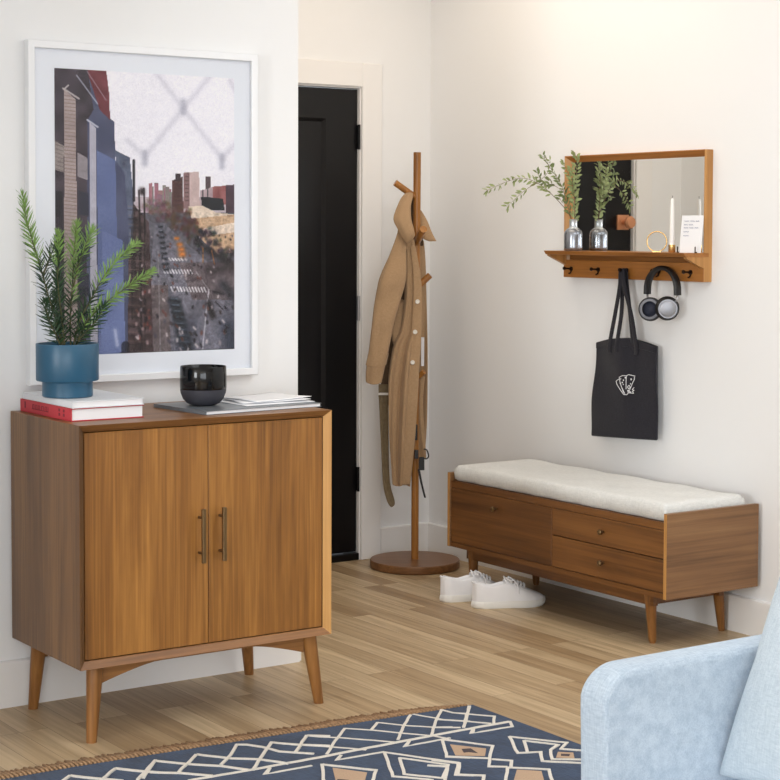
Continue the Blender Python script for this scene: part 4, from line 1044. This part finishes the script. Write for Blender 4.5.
fill([(199, 196), (222, 198), (224, 210), (200, 210)], (44, 48, 56), 10); line(201, 196, 201, 190, 1, (60, 60, 66)); line(206, 196, 206, 188, 1, (60, 60, 66))
# street level ground
fill([(130, 212), (234, 212), (234, 356), (120, 356)], (112, 110, 118), 12, (14, 30))
fill([(186, 206), (200, 205), (215, 212), (234, 214), (234, 222), (190, 222)], (214, 200, 186), 8)
fill([(192, 218), (234, 214), (234, 252), (216, 254), (196, 236)], (196, 170, 146), 10); fill([(202, 228), (234, 222), (234, 232), (200, 236)], (222, 206, 192), 8)
# trees and dark masses
for cx_, cy_, rx_, ry_, col, n in ((160, 212, 14, 10, (112, 92, 88), 60), (178, 218, 12, 14, (104, 78, 68), 70), (190, 230, 12, 12, (92, 70, 62), 50), (206, 240, 14, 12, (52, 48, 54), 60), (222, 256, 14, 9, (62, 54, 58), 40), (150, 206, 10, 8, (128, 110, 110), 30)):
    for k in range(n):
        a = R.uniform(0, 6.28); d = R.random()**.5; c = [v+R.randint(-16, 16) for v in col]; blur(cx_+rx_*d*math.cos(a), cy_+ry_*d*math.sin(a), cx_+rx_*d*math.cos(a)+R.uniform(-2, 2), cy_+ry_*d*math.sin(a)+R.uniform(-2, 2), R.uniform(1, 2.2), c, .55)
# roadway
fill([(152, 222), (160, 222), (206, 262), (234, 300), (234, 356), (142, 356), (146, 280)], (128, 126, 136), 12, (10, 30))
fill([(176, 262), (234, 262), (234, 300), (190, 300)], (122, 112, 116), 16)
fill([(145, 285), (165, 285), (168, 356), (142, 356)], (120, 110, 112), 14, (10, 40)); line(155, 250, 157, 355, 1.2, (160, 156, 160), .6); line(166, 300, 172, 355, 1, (150, 148, 156), .5)
for y, x0, x1, h in ((259, 166, 184, 2), (271, 160, 194, 3.4), (289, 168, 206, 4.2)):
    n = int((x1-x0)/3.1)
    for k in range(n):
        x = x0+k*3.1; line(x, y-h/2+k*.08, x+1.8, y+h/2+k*.08, 1.5, (222, 220, 224), .85)
line(207, 290, 200, 352, 1.5, (206, 204, 210), .85, .6); line(194, 272, 207, 290, 1, (190, 186, 190), .6)
for k in range(9):   # parked cars by the kerb and further up the street
    y = 300+k*6.2; x = 168+k*1.4; blur(x, y, x+7+k*.3, y+1.5, 3.3, (34, 42, 52), .85); line(x, y-1.5, x+6+k*.3, y-1.2, 1.3, (122, 138, 152), .6)
for k in range(9): y = 226+k*5.4; x = 156.5+k*.6; blur(x, y, x+2+k*.2, y, 1.7, (40, 44, 54), .85); line(x, y-1.4, x+2, y-1.4, .8, (160, 166, 176), .6)
for y, x, w in ((244, 176, 2.2), (249, 177.5, 2.6), (254, 178.5, 3.0), (238, 173, 1.8)): blur(x, y, x+2, y, w, (206, 136, 70), .9)
blur(207, 304, 211, 316, 3.5, (40, 34, 38), .9); blur(212, 292, 222, 294, 2, (56, 50, 56), .8); line(214, 302, 222, 310, 1, (50, 46, 52), .8); line(203, 292, 214, 318, .8, (60, 56, 62), .7)
blur(190, 280, 200, 278, 2, (86, 74, 78), .6); blur(208, 270, 234, 268, 6, (64, 54, 58), .7); blur(205, 250, 228, 262, 4, (52, 46, 50), .7); line(201, 248, 201, 262, 1, (200, 140, 70), .8); line(210, 250, 213, 264, 1, (190, 130, 66), .7)
blur(228, 330, 236, 352, 12, (52, 60, 76), .8); blur(190, 325, 178, 350, 8, (70, 74, 88), .5); blur(222, 285, 236, 300, 5, (46, 48, 58), .7); blur(215, 330, 200, 340, 9, (150, 148, 160), .35)
# scaffolding side of the street
fill([(118, 190), (132, 205), (146, 222), (150, 356), (118, 356)], (92, 76, 78), 22, (30, 50)); fill([(113, 150), (127, 157), (131, 200), (130, 250), (116, 260)], (104, 110, 128), 16)
for k in range(12): x = 118+R.uniform(0, 26); line(x, R.uniform(200, 240), x+R.uniform(-1, 1), R.uniform(270, 350), .9, (46, 36, 40), .7)
for k in range(16): y = 205+k*9; line(118, y, 142, y+2, .8, (150, 128, 118), .45); line(120, y+4, 138, y+5, .8, (40, 32, 36), .6)
line(131, 160, 131, 200, 2.4, (44, 42, 52)); line(136, 190, 137, 240, 1.6, (58, 46, 48)); line(141, 188, 142, 235, 1.6, (58, 46, 48)); blur(139, 190, 139, 192, 3, (50, 40, 44), .9)
for k in range(24): x, y = 132+R.uniform(0, 16), R.uniform(285, 350); blur(x, y, x, y+2, 1.4, R.choice([(60, 44, 46), (190, 170, 170), (150, 84, 76), (40, 34, 40)]), .7)
# near building on the left
fill([(50, 60), (103, 68), (106, 84), (108, 118), (112, 122), (113, 160), (122, 172), (126, 230), (124, 360), (50, 360)], (94, 98, 120), 10, (12, 20))
fill([(84, 66), (104, 68), (107, 92), (108, 120), (98, 110)], (124, 74, 80), 10)
fill([(50, 60), (86, 66), (92, 110), (86, 120), (84, 360), (50, 360)], (84, 76, 84), 12, (20, 30))
fill([(64, 90), (75, 100), (76, 360), (63, 360)], (168, 156, 154), 8, (10, 60))
for k in range(70): y = 96+k*3.6; line(64, y, 75, y+1.2, .7, (128, 112, 112), .7)
fill([(50, 138), (64, 146), (63, 172), (50, 168)], (150, 142, 140), 8); fill([(76, 152), (86, 158), (86, 180), (76, 176)], (150, 144, 148), 8)
for k in range(8): line(54, 140+k*4, 63, 143+k*4, .6, (112, 104, 104), .7)
fill([(88, 122), (94, 128), (95, 360), (88, 360)], (176, 174, 184), 6); fill([(95, 150), (113, 160), (116, 356), (96, 356)], (116, 126, 158), 8, (8, 12)); fill([(100, 230), (120, 240), (122, 352), (98, 352)], (122, 132, 166), 8, (8, 12))
line(76, 76, 96, 104, 1.2, (176, 180, 192), .8); line(86, 72, 104, 100, 1.0, (170, 160, 168), .7); line(64, 90, 68, 86, 1.6, (190, 184, 184), .9); line(63, 89, 78, 99, 1.8, (184, 178, 178), .9); line(86, 120, 96, 127, 1.8, (190, 190, 200), .9)
for y in (190, 230, 270, 310): fill([(77, y), (87, y+3), (87, y+26), (77, y+24)], (70, 70, 84), 8); fill([(55, y), (62, y+2), (62, y+28), (55, y+26)], (56, 52, 60), 8)
line(122, 345, 122, 356, 8, (30, 30, 40), .6); blur(112, 330, 114, 345, 2, (220, 220, 230), .5)
line(80, 356, 234, 351, 3, (34, 34, 46), .85)
low = ((PYm > 212) & (PXm > 128))[..., None]*1.0
det = (vnoise(GW, GH, 60, 90)-.5)*.42+(vnoise(GW, GH, 120, 170)-.5)*.4
img = np.where(low > 0, img*(.95+det[..., None]*.38), img*(1+det[..., None]*.04))
for k in range(130):   # passers-by, signs and lamps along the street
    x, y = R.uniform(132, 233), R.uniform(232, 350); c = R.choice([(30, 28, 34), (40, 36, 44), (58, 44, 44), (170, 160, 164), (206, 196, 196), (120, 76, 66), (86, 84, 98)])
    h = .6+1.8*(y-225)/125; blur(x, y, x+R.uniform(-.5, 2)*h*.5, y+h, .5+h*.35, c, .75)
img += (rs.rand(GH, GW)-.5)[..., None]*14
img = np.clip(img, 0, 255)/255.0
img = np.clip(img+.42*(img-.62)*(1-np.abs(img-.62)), 0.02, 1)
linimg = np.where(img <= .04045, img/12.92, ((img+.055)/1.055)**2.4)
me = bpy.data.meshes.new('print')
prx0, prx1, prz0, prz1 = 2.137-(px0+px1)/2, 2.738-(px0+px1)/2, 1.026-(pz0+pz1)/2, 1.870-(pz0+pz1)/2
xs = np.linspace(prx0, prx1, GW+1); zs = np.linspace(prz1, prz0, GH+1)
XX, ZZ = np.meshgrid(xs, zs); co = np.stack([XX, np.full_like(XX, -.0146), ZZ], -1).reshape(-1, 3)
ia = (np.arange(GH)[:, None]*(GW+1)+np.arange(GW)[None, :]).reshape(-1)
quads = np.stack([ia, ia+GW+1, ia+GW+2, ia+1], -1)
me.vertices.add(len(co)); me.vertices.foreach_set('co', co.ravel())
me.loops.add(quads.size); me.loops.foreach_set('vertex_index', quads.ravel().astype(np.int32))
me.polygons.add(len(quads)); me.polygons.foreach_set('loop_start', np.arange(0, quads.size, 4, dtype=np.int32))
me.update(calc_edges=True)
ca_ = me.color_attributes.new('ink', 'FLOAT_COLOR', 'CORNER')
cols = np.concatenate([linimg.reshape(-1, 3), np.ones((GW*GH, 1))], 1); cols = np.repeat(cols, 4, axis=0).astype(np.float32)
ca_.data.foreach_set('color', cols.ravel())
m, nt, b = new_mat('photographic_print'); at = nt.nodes.new('ShaderNodeAttribute'); at.attribute_name = 'ink'
nt.links.new(at.outputs['Color'], b.inputs['Base Color']); b.inputs['Roughness'].default_value = .5
me.materials.append(m)
pr = bpy.data.objects.new('print', me); link(pr); pr.parent = pic
m, nt, b = new_mat('picture_glass'); nt.nodes.remove(b); N, L = nt.nodes, nt.links
tr = N.new('ShaderNodeBsdfTransparent'); gl = N.new('ShaderNodeBsdfGlossy'); gl.inputs['Roughness'].default_value = .03
fr = N.new('ShaderNodeFresnel'); fr.inputs['IOR'].default_value = 1.16; mx = N.new('ShaderNodeMixShader')
L.new(fr.outputs[0], mx.inputs[0]); L.new(tr.outputs[0], mx.inputs[1]); L.new(gl.outputs[0], mx.inputs[2]); L.new(mx.outputs[0], N['Material Output'].inputs[0])
bm = bmesh.new(); box(bm, -PW+fw_, PW-fw_, -.0222, -.0200, -PH+fw_, PH-fw_); finish('glass_pane', bm, m, pic)

# ------------------------------------------------------------------ rug
M['navyrug'] = weave('navy_flatweave', (27, 44, 70), (44, 66, 96), 260, blotch=.12)
rug = thing('rug', 'navy flatwoven rug with ivory diamond lines and tan fringe on the floor', 'rug', (1.91, 2.62, 0))
RX, RY = 1.91, 2.62
def rug_top(x): return 4.118+(3.121-x)*.075 if x > 1.9 else 4.2096+(1.9-x)*.02
bm = bmesh.new(); nx = 60; topv = []
xs_ = [.70+(3.121-.70)*i/nx for i in range(nx+1)]
rows = [[(x-RX, y_-RY, .0055) for x in xs_] for y_ in (1.10, 2.0, 3.0, 3.9)]+[[(x-RX, rug_top(x)-RY, .0055) for x in xs_]]
V = grid(bm, rows)
ext = bmesh.ops.extrude_face_region(bm, geom=bm.faces[:]); 
for v_ in [e for e in ext['geom'] if isinstance(e, bmesh.types.BMVert)]: v_.co.z = .0005
rugbm = bm
def ribbon(bm, pts, w, z, mi=0):
    P = [Vector((x, y, 0)) for x, y in pts]; Lf = []; Rt = []
    for i, p in enumerate(P):
        d = (P[min(i+1, len(P)-1)]-P[max(i-1, 0)]); d = d.normalized() if d.length > 1e-6 else Vector((1, 0, 0)); n = Vector((-d.y, d.x, 0))
        if 0 < i < len(P)-1:
            d1 = (P[i]-P[i-1]).normalized(); d2 = (P[i+1]-P[i]).normalized(); c = max(.5, math.sqrt(max(.0, (1+d1.dot(d2))/2))); ww = w/2/c
        else: ww = w/2
        Lf.append((p.x+n.x*ww-RX, p.y+n.y*ww-RY)); Rt.append((p.x-n.x*ww-RX, p.y-n.y*ww-RY))
    for i in range(len(P)-1):
        a, b_, c, d = Lf[i], Lf[i+1], Rt[i+1], Rt[i]
        lo = [bm.verts.new((*q_, .0052)) for q_ in (a, b_, c, d)]; z += .00002; hi = [bm.verts.new((*q_, z)) for q_ in (a, b_, c, d)]
        bm.faces.new(hi); bm.faces.new(lo[::-1])
        for k in range(4): bm.faces.new((lo[k], lo[(k+1) % 4], hi[(k+1) % 4], hi[k]))
def ok(pts, s): return all(.72 < x+s[0] < 3.11 and 1.12 < y+s[1] < rug_top(x+s[0])+.01 for x, y in pts)
R = random.Random(3)
bw = bmesh.new(); bt = bmesh.new(); bd = bmesh.new()
clipx = lambda pts: [(min(x, 3.112), min(y, rug_top(x)-.002)) for x, y in pts]
SH = [(0, 0), (0, -1.0), (-1.5, -.94), (0, -2.0), (-1.5, -1.94)]
for s in SH:
    zr = .0062
    for n, pts in enumerate(RUG_W):
        if s != (0, 0) and not ok(pts, s): continue
        q_ = [(x+s[0], y+s[1]) for x, y in pts]; q_ = clipx(q_)
        fine = []
        for (xa, ya), (xb, yb) in zip(q_, q_[1:]):
            m_ = max(1, int(math.hypot(xb-xa, yb-ya)/.03))
            for k in range(m_): fine.append((xa+(xb-xa)*k/m_+R.uniform(-.0012, .0012), ya+(yb-ya)*k/m_+R.uniform(-.0012, .0012)))
        fine.append(q_[-1]); zr += .00006; ribbon(bw, fine, .015 if n == 0 else .0085, zr)
    for src, bmx, z in ((RUG_T, bt, .0064), (RUG_D, bd, .0070)):
        for pts in src:
            if s != (0, 0) and not ok(pts, s): continue
            lo = [bmx.verts.new((x+s[0]-RX, y+s[1]-RY, .0052)) for x, y in pts]; hi = [bmx.verts.new((x+s[0]-RX, y+s[1]-RY, z)) for x, y in pts]
            bmx.faces.new(hi); n = len(pts)
            for k in range(n): bmx.faces.new((lo[k], lo[(k+1) % n], hi[(k+1) % n], hi[k]))
for mi_, bx_m in enumerate((bw, bt, bd)):
    bmesh.ops.recalc_face_normals(bx_m, faces=bx_m.faces[:])
    for f in bx_m.faces: f.material_index = mi_+1
    merge(rugbm, bx_m)
finish('field', rugbm, [M['navyrug'], M['ivory'], M['tan_yarn'], M['brown_yarn']], rug)
bm = bmesh.new(); x = .702
while x < 3.10:   # knotted fringe along both short ends
    ln = .064*min(1, (3.16-x)/.25)*R.uniform(.85, 1.1); y = rug_top(x)
    tube(bm, [(x-RX, y-RY-.002, .006), (x-RX+R.uniform(-.002, .002), y+ln*.3-RY, .0065), (x-RX+R.uniform(-.005, .005), y+ln-RY, .003)], [.0036, .0050, .0034], 7)
    if x < 3.0: tube(bm, [(x-RX, 1.1-RY+.002, .006), (x-RX+R.uniform(-.004, .004), 1.1-.05-RY, .003)], [.0034, .0024], 5)
    x += .0118
fr_ = finish('fringe', bm, M['jute'], rug, smooth=True)
fr_['kind'] = 'stuff'

# ------------------------------------------------------------------ sofa and pillow
M['sofa'] = weave('pale_blue_linen', (166, 182, 198), (194, 207, 219), 380, blotch=.015)
M['pillow'] = weave('pale_blue_grey_linen', (176, 190, 201), (200, 211, 219), 380, blotch=.05)
SO = Vector((2.50, 1.55, 0)); 
sofa = thing('sofa', 'pale blue linen sofa with a rounded arm, in the right foreground', 'sofa', (SO.x, SO.y, .008))
def soft(bm, x0, x1, y0, y1, z0, z1, bev, seg=5): box(bm, x0-SO.x, x1-SO.x, y0-SO.y, y1-SO.y, z0-.008, z1-.008, bev=bev, seg=seg)
def arm(ya, yb):
    bm = bmesh.new(); sec = []
    x0, x1, zb, zt_ = 2.152, 2.98, .17, .590
    out = []; n = 10; r1 = .075
    for k in range(n+1): a = math.pi/2*k/n; out.append((x0+r1-r1*math.cos(a), zt_-r1+r1*math.sin(a)))
    pts = [(x0+.012, zb)]+out+[(x1, zt_), (x1, zb)]
    yc, hw = (ya+yb)/2, (yb-ya)/2; rows = []
    m_ = 8
    for k in range(m_*2+1):
        f = -1+k/m_; inset = .018*(1-math.sqrt(max(0, 1-abs(f)**3.2))); rows.append([(min(max(px_, x0+inset*.6) if px_ < x0+.03 else px_, x1)-SO.x, yc+hw*f-SO.y, (pz_-inset*(1 if pz_ > .5 else 0))-.008) for px_, pz_ in pts])
    V = grid(bm, rows, close=True); bm.faces.new(V[0]); bm.faces.new(V[-1][::-1])
    return finish('arm', bm, M['sofa'], sofa, smooth=True, auto=60)
arm(2.435, 2.515); arm(.56, .67)
bm = bmesh.new(); soft(bm, 2.19, 2.96, .671, 2.434, .17, .27, .01, 2); finish('seat_base', bm, M['sofa'], sofa, smooth=True, auto=40)
bm = bmesh.new(); soft(bm, 2.80, 2.98, .672, 2.433, .271, .80, .05); finish('backrest', bm, M['sofa'], sofa, smooth=True)
for ya, yb in ((.675, 1.549), (1.553, 2.430)):
    bm = bmesh.new(); soft(bm, 2.19, 2.797, ya, yb, .271, .335, .03); finish('seat_cushion', bm, M['sofa'], sofa, smooth=True)
for x, y in ((2.22, .64), (2.90, .64), (2.22, 2.46), (2.90, 2.46)):
    bm = bmesh.new(); taper_leg(bm, (x-SO.x, y-SO.y, .165), (x-SO.x, y-SO.y, 0.0), .022, .015); finish('leg', bm, M['bz'], sofa, smooth=True, auto=50)
# loose pillow leaning on the backrest by the far arm
bm = bmesh.new(); n = 22; hs = .235
def pp(u, v, s):
    k = (1-u*u)*(1-v*v); pin = 1-.06*(1-abs(v))*(abs(u)**3); pin2 = 1-.06*(1-abs(u))*(abs(v)**3)
    return Vector((s*.075*k**.42, u*hs*pin, v*hs*pin2))
G = {}
for s in (1, -1):
    for i in range(n+1):
        for j in range(n+1):
            u, v = math.sin((-1+2*i/n)*math.pi/2), math.sin((-1+2*j/n)*math.pi/2)
            rim = i in (0, n) or j in (0, n)
            if rim and s == -1: G[(s, i, j)] = G[(1, i, j)]
            else: G[(s, i, j)] = bm.verts.new(pp(u, v, s))
    for i in range(n):
        for j in range(n):
            bm.faces.new((G[(s, i, j)], G[(s, i+1, j)], G[(s, i+1, j+1)], G[(s, i, j+1)]))
pil = finish('throw_pillow', bm, M['pillow'], smooth=True)
pil.location = (2.530, 2.188, .568); pil.rotation_euler = (0, math.radians(24), 0)
tag(pil, 'plain pale blue throw pillow leaning on the sofa beside its far arm', 'pillow')
